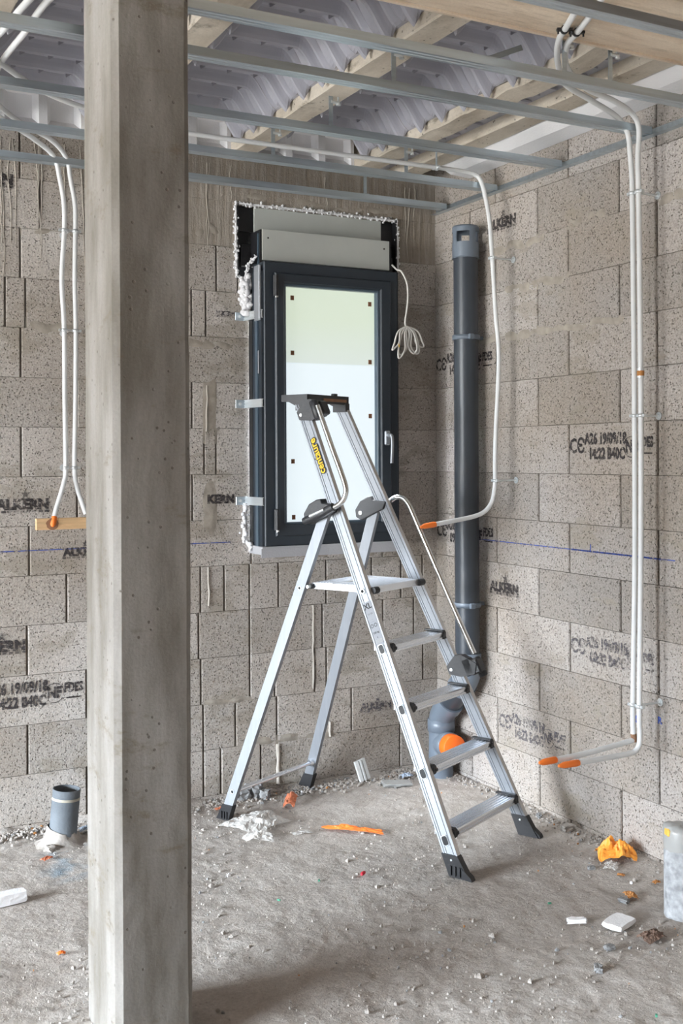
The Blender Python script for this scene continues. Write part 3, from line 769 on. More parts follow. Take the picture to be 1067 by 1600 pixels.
hs = [(-1.09, -0.52, 'on the middle joist above the second channel'), (-1.06, -0.965, 'on the middle joist above the third channel'), (-1.095, -1.475, 'on the middle joist above the fourth channel'),
      (-0.45, -0.115, 'on the chipped joist above the channel nearest the back wall'), (-0.475, -0.52, 'on the chipped joist above the second channel'),
      (-0.475, -1.79, 'under the pale beam edge near the right wall'), (-0.66, -1.79, 'beside the twin white conduits')]
for (x, y, t) in hs: hanger(x, y, 2.797, 'thin galvanised hanger strap '+t)
b = MB(); b.box((0, 0, 0), (0.018, 0.002, 0.16), M4=Matrix.Rotation(1.15, 4, 'Y'))
o = b.build('loose_strap', M['zinc'], loc=(-0.80, -1.66, 2.765)); tag(o, 'bent galvanised strap sticking out by the twin conduits', 'strap')

# ------------------------------------------------------------------ column
def build_column():
    b = MB(); w, d, c = 0.20, 0.285, 0.016
    X1 = -2.8899+0.2873*2.66; Yf = -4.528+2.66
    pts = []
    n = 70
    base = [(0, c), (c, 0), (w-c, 0), (w, c), (w, d-c), (w-c, d), (c, d), (0, d-c)]
    # subdivide long sides so that small chips can show
    ring = []
    for i in range(8):
        p, q = base[i], base[(i+1) % 8]; m = 1 if i % 2 == 0 else 6
        for k in range(m): ring.append((p[0]+(q[0]-p[0])*k/m, p[1]+(q[1]-p[1])*k/m))
    R_ = len(ring); vs = []
    for j in range(n+1):
        z = -0.01+2.794*j/n
        for (x, y) in ring:
            dd = 0.0016*noise.noise(Vector((x*12, y*12, z*5)))+0.0009*noise.noise(Vector((x*40, y*40, z*30)))
            vs.append((X1+x+(x-w/2)*dd*8, Yf+y+(y-d/2)*dd*8, z))
    fs = [[j*R_+i, j*R_+(i+1) % R_, (j+1)*R_+(i+1) % R_, (j+1)*R_+i] for j in range(n) for i in range(R_)]+[list(range(R_)), list(range(n*R_, n*R_+R_))[::-1]]
    b.add(vs, fs); o = b.build('concrete_column', M['column'])
    tag(o, 'tall square raw concrete column with chamfered edges in the left foreground', 'column', kind='thing')
build_column()

# ------------------------------------------------------------------ window
def build_window():
    t = empty('window_1', (-0.97, 0, 1.10)); tag(t, 'narrow anthracite window with milky film on its pane, on the back wall', kind='structure')
    W, H, F = 0.668, 1.234, -0.15       # outer width, height, front plane
    def fr(name, x0, x1, z0, z1, wl, wr, wt_, wb_, yf, yb, m, bev=0.004):
        b = MB()
        o = [(x0, z0), (x1, z0), (x1, z1), (x0, z1)]; i = [(x0+wl, z0+wb_), (x1-wr, z0+wb_), (x1-wr, z1-wt_), (x0+wl, z1-wt_)]
        vs = [(x, yb, z) for x, z in o]+[(x, yf+bev, z) for x, z in o]
        def off(P, k): return [(P[0][0]+k, P[0][1]+k), (P[1][0]-k, P[1][1]+k), (P[2][0]-k, P[2][1]-k), (P[3][0]+k, P[3][1]-k)]
        vs += [(x, yf, z) for x, z in off(o, bev)]+[(x, yf, z) for x, z in off(i, -bev)]+[(x, yf+bev, z) for x, z in i]+[(x, yb, z) for x, z in i]
        fs = [[r*4+q, r*4+(q+1) % 4, (r+1)*4+(q+1) % 4, (r+1)*4+q] for r in range(5) for q in range(4)]+[[20+q, 20+(q+1) % 4, (q+1) % 4, q] for q in range(4)]
        b.add(vs, fs); return b.build(name, m, t)
    fr('window_frame', 0, W, 0, H, 0.055, 0.055, 0.050, 0.050, F, -0.03, M['anthracite'])
    fr('window_sash', 0.048, W-0.040, 0.042, H-0.045, 0.045, 0.056, 0.045, 0.052, F-0.012, F+0.03, M['anthracite'], 0.006)
    fr('glazing_bead', 0.092, W-0.095, 0.092, H-0.089, 0.012, 0.014, 0.012, 0.010, F-0.002, F+0.05, M['anthracite_light'], 0.003)
    b = MB(); b.box((W/2, F+0.035, H/2+0.002), (W-0.17, 0.02, H-0.17)); pane = b.build('pane', M['glass'], t)
    # small brown tabs on the film
    for (x, z) in ((-0.825, 2.187), (-0.435, 2.182), (-0.825, 1.945), (-0.435, 1.918), (-0.435, 1.672), (-0.825, 1.468), (-0.823, 1.222)):
        b = MB(); b.box((x+0.97, F+0.0235, z-1.10), (0.016, 0.003, 0.020)); b.build('brown_tab', M['brown_tab'], t)
    # reveal lining behind the frame, left side, with pale strip
    b = MB(); b.box((-0.002, -0.075, H/2), (0.010, 0.14, H)); b.box((-0.010, -0.055, H/2), (0.008, 0.03, H), M['anthracite_light'])
    b = MB(); b.box((-0.004, -0.075, H/2-0.02), (0.012, 0.135, H-0.04), M['anthracite']); b.box((-0.012, -0.095, H/2-0.02), (0.006, 0.028, H-0.04), M['anthracite_light'])
    b.box((-0.006, -0.026, H/2-0.02), (0.012, 0.04, H-0.04), M['void']); b.build('side_profile', None, t)
    b = MB(); b.box((W+0.002, -0.075, H/2), (0.008, 0.14, H)); b.build('side_profile', M['anthracite'], t)
    b = MB(); b.box((-0.014, -0.118, 0.80), (0.0015, 0.012, 0.10)); b.build('side_sticker', M['sticker'], t)
    # silver cover on upper left
    b = MB(); b.box((-0.016, -0.115, H-0.135), (0.010, 0.055, 0.24), bev=0.002); b.build('silver_cover', M['silver_paint'], t)
    # hinges
    for z in (0.115, H-0.105):
        b = MB(); b.tube([(0.050, F-0.020, z-0.045), (0.050, F-0.020, z+0.045)], 0.0095, M['black'], 14)
        b.tube([(0.050, F-0.020, z-0.052), (0.050, F-0.020, z-0.045)], 0.0075, M['chrome'], 12); b.box((0.050, F-0.010, z), (0.022, 0.012, 0.095), M['black'], bev=0.003)
        b.build('hinge', None, t)
    # handle
    hx, hz = -0.372+0.97, 1.572-1.10
    b = MB(); b.box((hx, F-0.022, hz), (0.028, 0.012, 0.066), bev=0.005); hb = b.build('handle_plate', M['silver_paint'], t)
    b = MB(); b.tube([(hx, F-0.025, hz+0.012), (hx, F-0.050, hz+0.012)], 0.009, None, 14)
    b.tube(catmull([(hx, F-0.050, hz+0.012), (hx+0.004, F-0.056, hz+0.008), (hx+0.006, F-0.058, hz-0.03), (hx+0.003, F-0.057, hz-0.115)], 6), 0.0088, None, 12, sq=(1.1, 0.75))
    b.build('handle', M['silver_paint'], hb)
    # sill below
    b = MB(); b.box((W/2+0.0, -0.085, -0.018), (W+0.035, 0.145, 0.036), bev=0.002); b.box((W/2, -0.158, -0.028), (W+0.045, 0.004, 0.038))
    b.build('sill_lining', M['grey_sill'], t)
build_window()

# roller shutter box above the window
def build_shutter_box():
    t = empty('shutter_box', (-0.626, 0, 2.33)); tag(t, 'pale two-panel shutter box with black cheeks recessed in the back wall above the window', 'shutter box')
    b = MB(); b.box((0, 0.006, 0.205), (0.648, 0.012, 0.125), bev=0.001); b.build('back_panel', M['board_white'], t)
    b = MB(); b.box((-0.012, -0.098, 0.085), (0.640, 0.014, 0.135), bev=0.001)
    for sx in (-1, 1): b.tube([(-0.012+sx*0.292, -0.104, 0.115), (-0.012+sx*0.292, -0.107, 0.115)], 0.004, M['void'], 10)
    if b.mats: b.mi = [0 if i < 26 else 1 for i in range(len(b.f))]; b.mats = [M['board_white'], M['void']]
    b.build('front_panel', None, t)
    b = MB(); b.box((-0.012, -0.05, 0.148), (0.640, 0.09, 0.006)); b.build('panel_ledge', M['board_white'], t)
    for sx, w in ((-1, 0.085), (1, 0.082)):
        b = MB(); cx = sx*(0.324+w/2)
        b.box((cx, 0.03, 0.12), (w, 0.01, 0.315)); b.box((sx*(0.324+w)-sx*0.004, 0.015, 0.12), (0.006, 0.05, 0.315))
        b.box((cx, 0.012, 0.05), (w*0.55, 0.03, 0.10), bev=0.004); b.box((cx, 0.018, 0.16), (w, 0.02, 0.004))
        b.build('cheek', M['black'], t)
    for sx in (-1, 1):
        b = MB(); b.box((-0.012+sx*0.325, -0.05, 0.075), (0.008, 0.105, 0.150)); b.build('side_flange', M['black'], t)
    b = MB(); b.box((-0.012-0.331, -0.085, 0.055), (0.003, 0.012, 0.16)); b.build('edge_strip', M['anthracite_light'], t)
    b = MB(); b.box((0, 0.10, 0.105), (0.790, 0.12, 0.300)); b.build('inner_box', M['void'], t)
build_shutter_box()

# expanding foam bead
def foam_bead(name, path, r, label, seed, dens=1.0, spread=1.0, flat=1.0):
    P = [Vector(p) for p in path]; rnd = random.Random(seed); b = MB()
    # low round lumps, overlapping, along the gap
    ico = []; g_ = (1+5**0.5)/2
    iv = [Vector(q).normalized() for q in ((-1, g_, 0), (1, g_, 0), (-1, -g_, 0), (1, -g_, 0), (0, -1, g_), (0, 1, g_), (0, -1, -g_), (0, 1, -g_), (g_, 0, -1), (g_, 0, 1), (-g_, 0, -1), (-g_, 0, 1))]
    fc = [(0, 11, 5), (0, 5, 1), (0, 1, 7), (0, 7, 10), (0, 10, 11), (1, 5, 9), (5, 11, 4), (11, 10, 2), (10, 7, 6), (7, 1, 8), (3, 9, 4), (3, 4, 2), (3, 2, 6), (3, 6, 8), (3, 8, 9), (4, 9, 5), (2, 4, 11), (6, 2, 10), (8, 6, 7), (9, 8, 1)]
    for a_, b_ in zip(P[:-1], P[1:]):
        n = max(2, int((b_-a_).length/(r*0.42)*dens))
        for k in range(n):
            c = a_.lerp(b_, (k+rnd.random())/n)+Vector((rnd.gauss(0, 1)*r*0.55*spread, rnd.gauss(0, 1)*r*0.35*flat, rnd.gauss(0, 1)*r*0.55))
            q = r*rnd.uniform(0.35, 0.95)
            b.add([c+v*q*rnd.uniform(0.75, 1.25) for v in iv], fc, None, True)
    b.tube([p for p in P], r*0.7, None, 8)
    o = b.build(name, M['pufoam'], fix=False); tag(o, label, 'expanding foam'); return o
foam_bead('foam_bead', [(-0.975, -0.004, 2.262), (-1.037, -0.004, 2.285), (-1.040, -0.004, 2.45), (-1.040, -0.004, 2.606), (-0.62, -0.004, 2.608), (-0.218, -0.004, 2.606), (-0.214, -0.004, 2.50), (-0.214, -0.004, 2.37)], 0.0082,
          'lumpy white expanding foam bead round the shutter box opening', 1)
foam_bead('foam_bead', [(-0.994, -0.02, 2.265), (-0.998, -0.02, 2.135)], 0.022, 'thick white expanding foam at the upper left of the window', 2, dens=9)
foam_bead('foam_bead', [(-1.005, -0.012, 1.285), (-1.010, -0.012, 1.13), (-0.990, -0.05, 1.085)], 0.014, 'white expanding foam strip at the lower left of the window', 3)
foam_bead('foam_bead', [(-0.985, -0.10, 2.36), (-0.998, -0.04, 2.335), (-1.005, -0.02, 2.27)], 0.007, 'thin torn foam strand beside the upper window corner', 4)

# window brackets
def bracket(z, label):
    t = empty('window_bracket', (-1.03, 0, z)); tag(t, label, 'bracket', 'brackets left of the window')
    b = MB(); b.box((0.012, -0.002, 0), (0.052, 0.003, 0.036), bev=0.001); b.build('wall_plate', M['zinc'], t)
    b = MB(); b.tube([(0.006, -0.003, 0), (0.006, -0.008, 0)], 0.0075, None, 6); b.tube([(0.006, -0.008, 0), (0.006, -0.012, 0)], 0.004, None, 10); b.build('bolt', M['zinc_bright'], t)
    b = MB(); A = Vector((0.030, -0.003, 0)); B_ = Vector((0.052, -0.145, 0)); 
    dirn = (B_-A); L = dirn.length; rz = math.atan2(dirn.y, dirn.x); R = Matrix.Rotation(rz, 4, 'Z'); c = (A+B_)/2
    b.box(c, (L, 0.003, 0.030), M4=R)
    for s in (-1, 1): b.box((c.x, c.y, s*0.0165), (L, 0.010, 0.003), M4=R)
    for s in (-0.5, 0.5): b.box((c.x+R.to_3x3().col[1].x*-0.002, c.y-0.0, s*0.014), (L, 0.006, 0.003), M4=R)
    b.build('arm', M['zinc_bright'], t)
bracket(2.108, 'small steel bracket holding the window, topmost of the three')
bracket(1.722, 'small steel bracket holding the window, middle of the three')
bracket(1.295, 'small steel bracket holding the window, lowest of the three')

# hanging coiled cable
def build_cable():
    t = empty('coiled_cable', (-0.245, -0.14, 2.0)); tag(t, 'looped white electric cable hanging from the shutter box', 'cable')
    o = Vector((-0.245, -0.14, 2.0))
    yb = -0.185
    drop = [(-0.30, -0.10, 2.375), (-0.303, -0.15, 2.345), (-0.292, -0.17, 2.335), (-0.272, yb, 2.28), (-0.268, yb, 2.20), (-0.282, yb, 2.11), (-0.280, yb, 2.085)]
    b = MB(); b.tube([Vector(p)-o for p in catmull(drop, 8)], 0.0042, None, 10); b.build('drop', M['cable'], t)
    def loop(cx, ax, ln, lean, wd):
        pts = []
        for k in range(17):
            a = -PI/2+2*PI*k/16*0.94
            u = (1-math.cos(a+PI/2))/2
            pts.append((ax+lean*u+wd*math.sin(2*PI*k/16), yb-0.006+cx*0.004, 2.085-ln*math.sin(PI*k/16)**0.8))
        return pts
    for i, (lean, ln, wd) in enumerate([(-0.085, 0.105, 0.010), (-0.045, 0.14, 0.014), (-0.035, 0.125, 0.018), (0.045, 0.115, 0.018), (0.065, 0.115, 0.016), (0.10, 0.085, 0.014)]):
        lean *= 0.9
        p0 = Vector((-0.277, yb, 2.082)); q = Vector((-0.277+lean, yb-0.01+0.004*i, 2.082-ln))
        side = Vector((wd, 0, 0.2*wd))
        arch = Vector((lean*0.25, 0, 0.006))
        pts = [p0, p0+(q-p0)*0.3+arch-side*0.3, p0+(q-p0)*0.75-side, q-side*0.3+Vector((0, 0, -0.004)), q+side*0.8, p0+(q-p0)*0.75+side*1.5, p0+(q-p0)*0.3+arch+side*0.9, p0+Vector((0.006, 0, 0))]
        b = MB(); b.tube([Vector(p)-o for p in catmull(pts, 7)], 0.0042, None, 10); b.build('loop', M['cable'], t)
    b = MB(); b.tube([Vector((-0.325, yb-0.012, 2.00))-o, Vector((-0.320, yb-0.012, 1.985))-o], 0.0018, M['yellow'], 6)
    b.tube([Vector((-0.318, yb-0.012, 1.99))-o, Vector((-0.314, yb-0.012, 1.97))-o], 0.0018, M['ink'], 6); b.build('wire_end', None, t)
build_cable()

# ------------------------------------------------------------------ ladder
def build_ladder():
    u = Vector((0.8958, 0.4445, 0)); rz = math.atan2(u.y, u.x)
    t = empty('step_ladder', (-0.473, -1.1455, 0.0), rz)
    tag(t, 'tall aluminium platform step ladder with tubular handrails standing before the window', 'ladder')
    def ain(z): return 0.260-0.0812*z
    def bf(z): return -0.026+0.4706*z
    D = 0.060
    TH = 0.022
    def rail(s):
        # cross-section (across thickness a, depth b) with shallow grooves on the web
        out = [(0, 0), (TH, 0), (TH, 0.007), (TH-0.0022, 0.0085), (TH-0.0022, 0.013), (TH, 0.0145), (TH, 0.017), (TH-0.0022, 0.0185), (TH-0.0022, 0.0415), (TH, 0.043), (TH, 0.0455), (TH-0.0022, 0.047), (TH-0.0022, 0.0515), (TH, 0.053), (TH, D), (0, D),
               (0, 0.053), (0.0022, 0.0515), (0.0022, 0.047), (0, 0.0455), (0, 0.043), (0.0022, 0.0415), (0.0022, 0.0185), (0, 0.017), (0, 0.0145), (0.0022, 0.013), (0.0022, 0.0085), (0, 0.007)]
        n = len(out); zs = (0.045, 1.700); vs = [((s*(ain(z)+a)), bf(z)+c, z+(0.0 if z < 1 else 0)) for z in zs for a, c in out]
        b = MB(); web = M['alu']
        for i in range(n):
            j = (i+1) % n
            front = (i in (0, 14))     # narrow faces
            b.add([vs[i], vs[j], vs[n+j], vs[n+i]], [[0, 1, 2, 3]], M['alu_dull'] if front else web)
        b.add(vs[:n], [list(range(n))], web); b.add(vs[n:], [list(range(n))], web)
        r = b.build('rail', None, t)
        # foot
        f = MB(); z0, z1 = -0.002, 0.075
        P = []
        e = 0.003
        for z, fx in ((z0, 0.014), (0.02, 0.008), (z1, 0.0)):
            zz = max(z, 0)
            a0, a1 = ain(z1*0.6)-e, ain(z1*0.6)+TH+e
            b0, b1 = bf(z)-e-fx*1.2, bf(z)+D+e+fx*0.3
            P.append([(s*a0, b0, z), (s*a1, b0, z), (s*a1, b1, z), (s*a0, b1, z)])
        for q in range(2): f.hexa(P[q]+P[q+1])
        f.hexa([(s*(ain(0)-0.002), bf(0)-0.028, -0.002), (s*(ain(0)+TH+0.002), bf(0)-0.028, -0.002), (s*(ain(0)+TH+0.002), bf(0), -0.002), (s*(ain(0)-0.002), bf(0), -0.002),
                (s*(ain(0)-0.002), bf(0)-0.022, 0.010), (s*(ain(0)+TH+0.002), bf(0)-0.022, 0.010), (s*(ain(0)+TH+0.002), bf(0.04), 0.04), (s*(ain(0)-0.002), bf(0.04), 0.04)])
        for k in range(3):
            f.box((s*(ain(0)+TH+0.003), bf(0.02)+0.012+0.018*k, 0.022), (0.004, 0.005, 0.034))
            f.box((s*(ain(0)-0.003), bf(0.02)+0.012+0.018*k, 0.022), (0.004, 0.005, 0.034))
        fo = f.build('foot', M['black'], r)
        for sa in (ain(0.055)+TH+0.004, ain(0.055)-0.004):
            w = MB(); w.tube([(s*sa-0.001, bf(0.058)+0.03, 0.058), (s*sa+0.001, bf(0.058)+0.03, 0.058)], 0.004, None, 10); w.build('foot_rivet', M['zinc_bright'], r)
        # through-rivets / step ends visible on the outer web
        for z in (0.119, 0.336, 0.551, 0.763):
            q = MB(); a = s*(ain(z)+TH)
            def rr(rad, x0, x1, m, hh):
                pts = []
                for k in range(24):
                    an = 2*PI*k/24; ca, sa_ = math.cos(an), math.sin(an)
                    pts.append((math.copysign(abs(ca)**0.55, ca)*rad*0.8, math.copysign(abs(sa_)**0.55, sa_)*rad*hh))
                q.prism(pts, x0, x1, ((0, bf(z)+0.030, z), (0, 0.905, -0.426), (0, 0.426, 0.905), (s, 0, 0)), m)
            rr(0.0155, abs(a)-0.001, abs(a)+0.0025, M['zinc_bright'], 1.25); rr(0.0135, abs(a), abs(a)+0.0036, M['black'], 1.22)
            q.build('step_end_cap', None, r)
        q = MB(); z = 0.972
        q.tube([(s*(ain(z)+TH-0.001), bf(z)+0.030, z), (s*(ain(z)+TH+0.003), bf(z)+0.030, z)], 0.011, M['zinc_bright'], 16)
        q.tube([(s*(ain(z)+TH-0.001), bf(z)+0.030, z), (s*(ain(z)+TH+0.0034), bf(z)+0.030, z)], 0.0065, M['void'], 12); q.build('pivot_rivet', None, r)
        return r
    rl = rail(-1); rr_ = rail(1)
    # brand lettering on the left rail
    z = 1.49; a = ain(z)+TH
    sl = Vector((0.0812*1, 0.4706, 1.0)).normalized()      # along the left rail (a decreases in magnitude -> +x)
    Yv = Vector((0, 1, -0.4706)).normalized()
    mt = frame_mtx((-(a+0.0012), bf(z)+0.030, z), sl, Yv)
    nrm = sl.cross(Yv)
    text_obj('lettering_outline', 'centaure', 0.044, mt, M['ink'], t, 0.0004, bold=0.0042, sx=0.98)
    mt2 = mt.copy(); mt2.translation = mt.translation+nrm*0.0009
    text_obj('lettering', 'centaure', 0.044, mt2, M['yellow'], t, 0.0004, bold=0.0008, sx=0.98)
    # data sticker
    z = 0.853; a = ain(z)+TH
    ms = frame_mtx((-(a+0.0006), bf(z)+0.030, z), -Yv, sl)
    b = MB(); b.add([ms @ Vector((x, y, 0)) for x, y in ((-0.018, -0.080), (0.020, -0.080), (0.020, 0.088), (-0.018, 0.088))], [[0, 1, 2, 3]]); 
    for k in range(9): b.add([ms @ Vector((x, y, 0.0004)) for x, y in ((-0.014+k*0.0036, -0.076), (-0.0122+k*0.0036, -0.076), (-0.0122+k*0.0036, -0.060), (-0.014+k*0.0036, -0.060))], [[0, 1, 2, 3]], M['slate'])
    b.mats = [M['sticker'], M['slate']]; b.mi = [0]+[1]*9
    sk = b.build('data_sticker', None, t, fix=False)
    def st(body, y, size, bold=0.0, x=0.0, m=None):
        mm = ms @ Matrix.Translation((x, y, 0.0006)); text_obj('sticker_text', body, size, mm, m or M['ink'], sk, 0.0001, bold)
    st('XL', 0.070, 0.030, 0.0008); st('150 kg', -0.034, 0.011, 0.0002); st('1.5  2.0', 0.040, 0.008); st('6', -0.052, 0.010)
    st('. . .', 0.020, 0.010); st('______', 0.012, 0.007)
    for x in (-0.009, 0.009):
        q = MB(); q.lathe([(0.0052, 0), (0.0074, 0)], ms @ Vector((x, -0.006, 0.0007)), nrm if False else (ms.to_3x3() @ Vector((0, 0, 1))), None, 16); q.build('sticker_mark', M['ink'], sk)
    # steps
    for k, z in enumerate((0.150, 0.357, 0.566, 0.776)):
        g = empty('step', (0, 0, 0)); g.parent = t
        a = ain(z)+0.001; b0 = bf(z)-0.006; b = MB(); Dp = 0.080; h = 0.026
        sec = [(0, -h), (0, -0.019), (0.0025, -0.018), (0.0025, -0.013), (0, -0.012), (0, -0.004), (0.004, 0.0)]
        for q in range(5):
            y = 0.008+q*0.0145
            sec += [(y, 0.0), (y+0.001, -0.0035), (y+0.0055, -0.0035), (y+0.0065, 0.0)]
        sec += [(Dp-0.003, 0), (Dp, -0.003), (Dp, -h), (Dp-0.004, -h), (Dp-0.004, -0.008), (0.004, -0.008), (0.004, -h)]
        b.prism(sec, -a, a, ((0, b0, z), (0, 1, 0), (0, 0, 1), (1, 0, 0)))
        b.build('tread', M['alu_bright'], g)
        for s in (-1, 1):
            c = MB(); c.box((s*(a-0.012), b0+0.010, z-0.012), (0.026, 0.028, 0.032), bev=0.004)
            c.box((s*(a-0.010), b0+0.045, z+0.0045), (0.022, 0.088, 0.006), bev=0.002)
            c.box((s*(a-0.022), b0-0.002, z-0.013), (0.020, 0.008, 0.014), bev=0.003)
            c.build('end_cap', M['black'], g)
    # platform
    g = empty('platform', (0, 0, 0)); g.parent = t
    zt = 0.986; b = MB()
    P0 = [(-0.162, 0.432), (0.162, 0.432), (0.172, 0.730), (-0.172, 0.730)]
    b.hexa([(x, y, zt-0.024) for x, y in P0]+[(x, y, zt) for x, y in P0])
    for k in range(20):
        y = 0.440+k*0.0145
        if k in (12, 13): continue
        b.box((0, y, zt+0.001), (0.31, 0.006, 0.002))
    b.build('platform_deck', M['alu_bright'], g)
    b = MB(); b.box((-0.03, 0.622, zt+0.0012), (0.09, 0.016, 0.0012), bev=0.0005); b.build('grip_slot', M['slate'], g)
    for s in (-1, 1):
        b = MB(); b.tube([(s*0.150, 0.43, zt-0.012), (s*0.182, 0.43, zt-0.012)], 0.014, M['black'], 14); b.build('front_pivot', None, g)
        b = MB(); b.tube([(s*0.160, 0.728, zt-0.014), (s*0.205, 0.728, zt-0.014)], 0.007, M['zinc_bright'], 10); b.tube([(s*0.172, 0.728, zt-0.014), (s*0.186, 0.728, zt-0.014)], 0.011, M['black'], 12); b.build('rear_pivot', None, g)
    # rear legs
    def ro(z): return 0.285-0.0815*z
    def br(z): return 1.131-0.355*z
    for s in (-1, 1):
        b = MB(); W, T2 = 0.047, 0.020
        sec = [(0, 0), (-T2, 0), (-T2, -W), (0, -W)]
        z0, z1 = 0.03, 1.262
        vs = [(s*(ro(z)+a), br(z)+c, z) for z in (z0, z1) for a, c in sec]
        b.hexa(vs) if False else b.add(vs, [[0, 1, 2, 3], [4, 5, 6, 7], [0, 1, 5, 4], [1, 2, 6, 5], [2, 3, 7, 6], [3, 0, 4, 7]])
        lg = b.build('rear_leg', M['alu'], t)
        f = MB(); e = 0.004; P = []
        for z, fx in ((-0.002, 0.012), (0.02, 0.006), (0.062, 0.0)):
            P.append([(s*(ro(0.03)+e), br(z)+e+fx, z), (s*(ro(0.03)-T2-e), br(z)+e+fx, z), (s*(ro(0.03)-T2-e), br(z)-W-e, z), (s*(ro(0.03)+e), br(z)-W-e, z)])
        for q in range(2): f.hexa(P[q]+P[q+1])
        for k in range(3): f.box((s*(ro(0)+e+0.001), br(0.02)-0.010-0.014*k, 0.020), (0.004, 0.004, 0.030))
        f.build('foot', M['black'], lg)
        for (z, rad) in ((0.118, 0.010), (0.965, 0.009)):
            q = MB(); q.tube([(s*(ro(z)-0.001), br(z)-W/2, z), (s*(ro(z)+0.002), br(z)-W/2, z)], rad, M['zinc_bright'], 14); q.tube([(s*(ro(z)-0.001), br(z)-W/2, z), (s*(ro(z)+0.0026), br(z)-W/2, z)], rad*0.6, M['void'], 10); q.build('rivet', None, lg)
    b = MB(); z = 0.118; b.tube([(-ro(z)+0.015, br(z)-0.024, z), (ro(z)-0.015, br(z)-0.024, z)], 0.0125, None, 16, sq=(1.0, 0.7))
    for s in (-1, 1): b.lathe([(0.0125, 0), (0.017, 0.012), (0.017, 0.016)], (s*(ro(z)-0.038), br(z)-0.024, z), (s, 0, 0), None, 16)
    b.build('cross_tube', M['alu_bright'], t)
    # mid hinge brackets
    for s in (-1, 1):
        b = MB(); ai, ao = 0.150, 0.204
        P = [(0.590, 1.300), (0.603, 1.268), (0.640, 1.253), (0.715, 1.218), (0.742, 1.232), (0.746, 1.262), (0.720, 1.300), (0.684, 1.318), (0.664, 1.322), (0.656, 1.305)]
        b.prism([(p, q) for p, q in P], s*ai, s*ao, ((0, 0, 0), (0, 1, 0), (0, 0, 1), (1, 0, 0)))
        o = b.build('hinge_bracket', M['grey_black'], t)
        bv = o.modifiers.new('bev', 'BEVEL'); bv.width = 0.004; bv.segments = 2; bv.limit_method = 'ANGLE'
        w = MB(); x = ao+0.0015 if s < 0 else ai-0.0015
        if s < 0:
            w.tube([(s*x, 0.714, 1.243), (s*x-0.004, 0.714, 1.243)], 0.007, None, 12); w.tube([(s*x, 0.628, 1.283), (s*x-0.014, 0.628, 1.283)], 0.006, None, 12)
        else: w.tube([(x+0.001, 0.716, 1.250), (x-0.003, 0.716, 1.250)], 0.0085, None, 12)
        w.build('bracket_bolt', M['zinc_bright'], o)
        if s < 0:   # moulded sleeve that holds the bent tube end
            w = MB(); w.tube([(-0.214, 0.590, 1.292), (-0.214, 0.640, 1.268), (-0.212, 0.735, 1.232)], [0.017, 0.018, 0.015], M['grey_black'], 16)
            w.tube([(-0.229, 0.625, 1.282), (-0.229, 0.695, 1.254)], 0.0065, M['zinc_bright'], 10); w.build('sleeve', None, o)
        else:
            w = MB(); w.tube([(0.20, 0.600, 1.290), (0.20, 0.66, 1.27)], 0.016, M['grey_black'], 14); w.build('sleeve', None, o)
    # handrails: left one runs up to the top, right one down along the rail
    L = catmull([(-0.214, 0.610, 1.284), (-0.214, 0.585, 1.292), (-0.214, 0.556, 1.308), (-0.212, 0.538, 1.332), (-0.210, 0.534, 1.368), (-0.206, 0.560, 1.43), (-0.202, 0.604, 1.522), (-0.192, 0.683, 1.690)], 8)
    b = MB(); b.tube(L, 0.0105, None, 16); b.build('handrail', M['chrome'], t)
    R = catmull([(0.205, 0.618, 1.288), (0.205, 0.595, 1.306), (0.206, 0.570, 1.317), (0.207, 0.540, 1.313), (0.209, 0.517, 1.290), (0.212, 0.497, 1.252), (0.222, 0.436, 1.120), (0.238, 0.318, 0.870), (0.252, 0.232, 0.690)], 8)
    b = MB(); b.tube(R, 0.0105, None, 16); b.build('handrail', M['chrome'], t)
    # top bracket (left) and lower bracket (right)
    def clamp(s, z, ah):
        b = MB(); a0, a1 = ain(z)-0.004, ah-0.004
        P = [(bf(z)+0.058, z-0.005), (bf(z)+0.045, z-0.036), (bf(z)-0.012, z-0.040), (bf(z)-0.072, z-0.022), (bf(z)-0.078, z+0.020), (bf(z)-0.010, z+0.048), (bf(z)+0.02, z+0.045)]
        b.prism(P, s*a0, s*(ain(z)+TH+0.006), ((0, 0, 0), (0, 1, 0), (0, 0, 1), (1, 0, 0)))
        w0 = bf(z)-0.074
        b.box((s*(ain(z)+TH*0.7+0.01), w0+0.010, z+0.004), (0.050, 0.050, 0.058), M4=Matrix.Rotation(-0.44, 4, 'X'), bev=0.006)
        b.box((s*(ain(z)+TH*0.5), w0+0.035, z+0.002), (0.030, 0.040, 0.070), M4=Matrix.Rotation(-0.44, 4, 'X'), bev=0.004)
        o = b.build('rail_clamp', M['grey_black'] if s < 0 else M['black'], t)
        c = MB(); p = Vector((s*ah, w0+0.004, z))
        dv = Vector((-s*0.08, 0.4706, 1)).normalized()
        c.tube([p-dv*0.040, p-dv*0.038, p+dv*0.038, p+dv*0.042], [0.012, 0.0175, 0.0175, 0.013], None, 18); c.build('clamp_sleeve', M['grey_black'] if s < 0 else M['black'], o)
        w = MB(); xa = (-(ain(z)+TH+0.006) if s < 0 else (ain(z)-0.004)); w.tube([(xa+0.001, bf(z)+0.036, z-0.016), (xa-0.003, bf(z)+0.036, z-0.016)], 0.0065, None, 12); w.build('clamp_bolt', M['zinc_bright'], o)
    clamp(-1, 1.672, 0.190)
    clamp(1, 0.640, 0.250)
    # top tray
    b = MB(); zt = 1.741; zb = 1.706; T = 0.005
    b.box((0, 0.835, zt-0.004), (0.284, 0.125, 0.006)); b.box((0, 0.775, (zt+zb)/2), (0.284, 0.008, zt-zb)); b.box((0, 0.897, (zt+zb)/2+0.004), (0.284, 0.008, zt-zb-0.008))
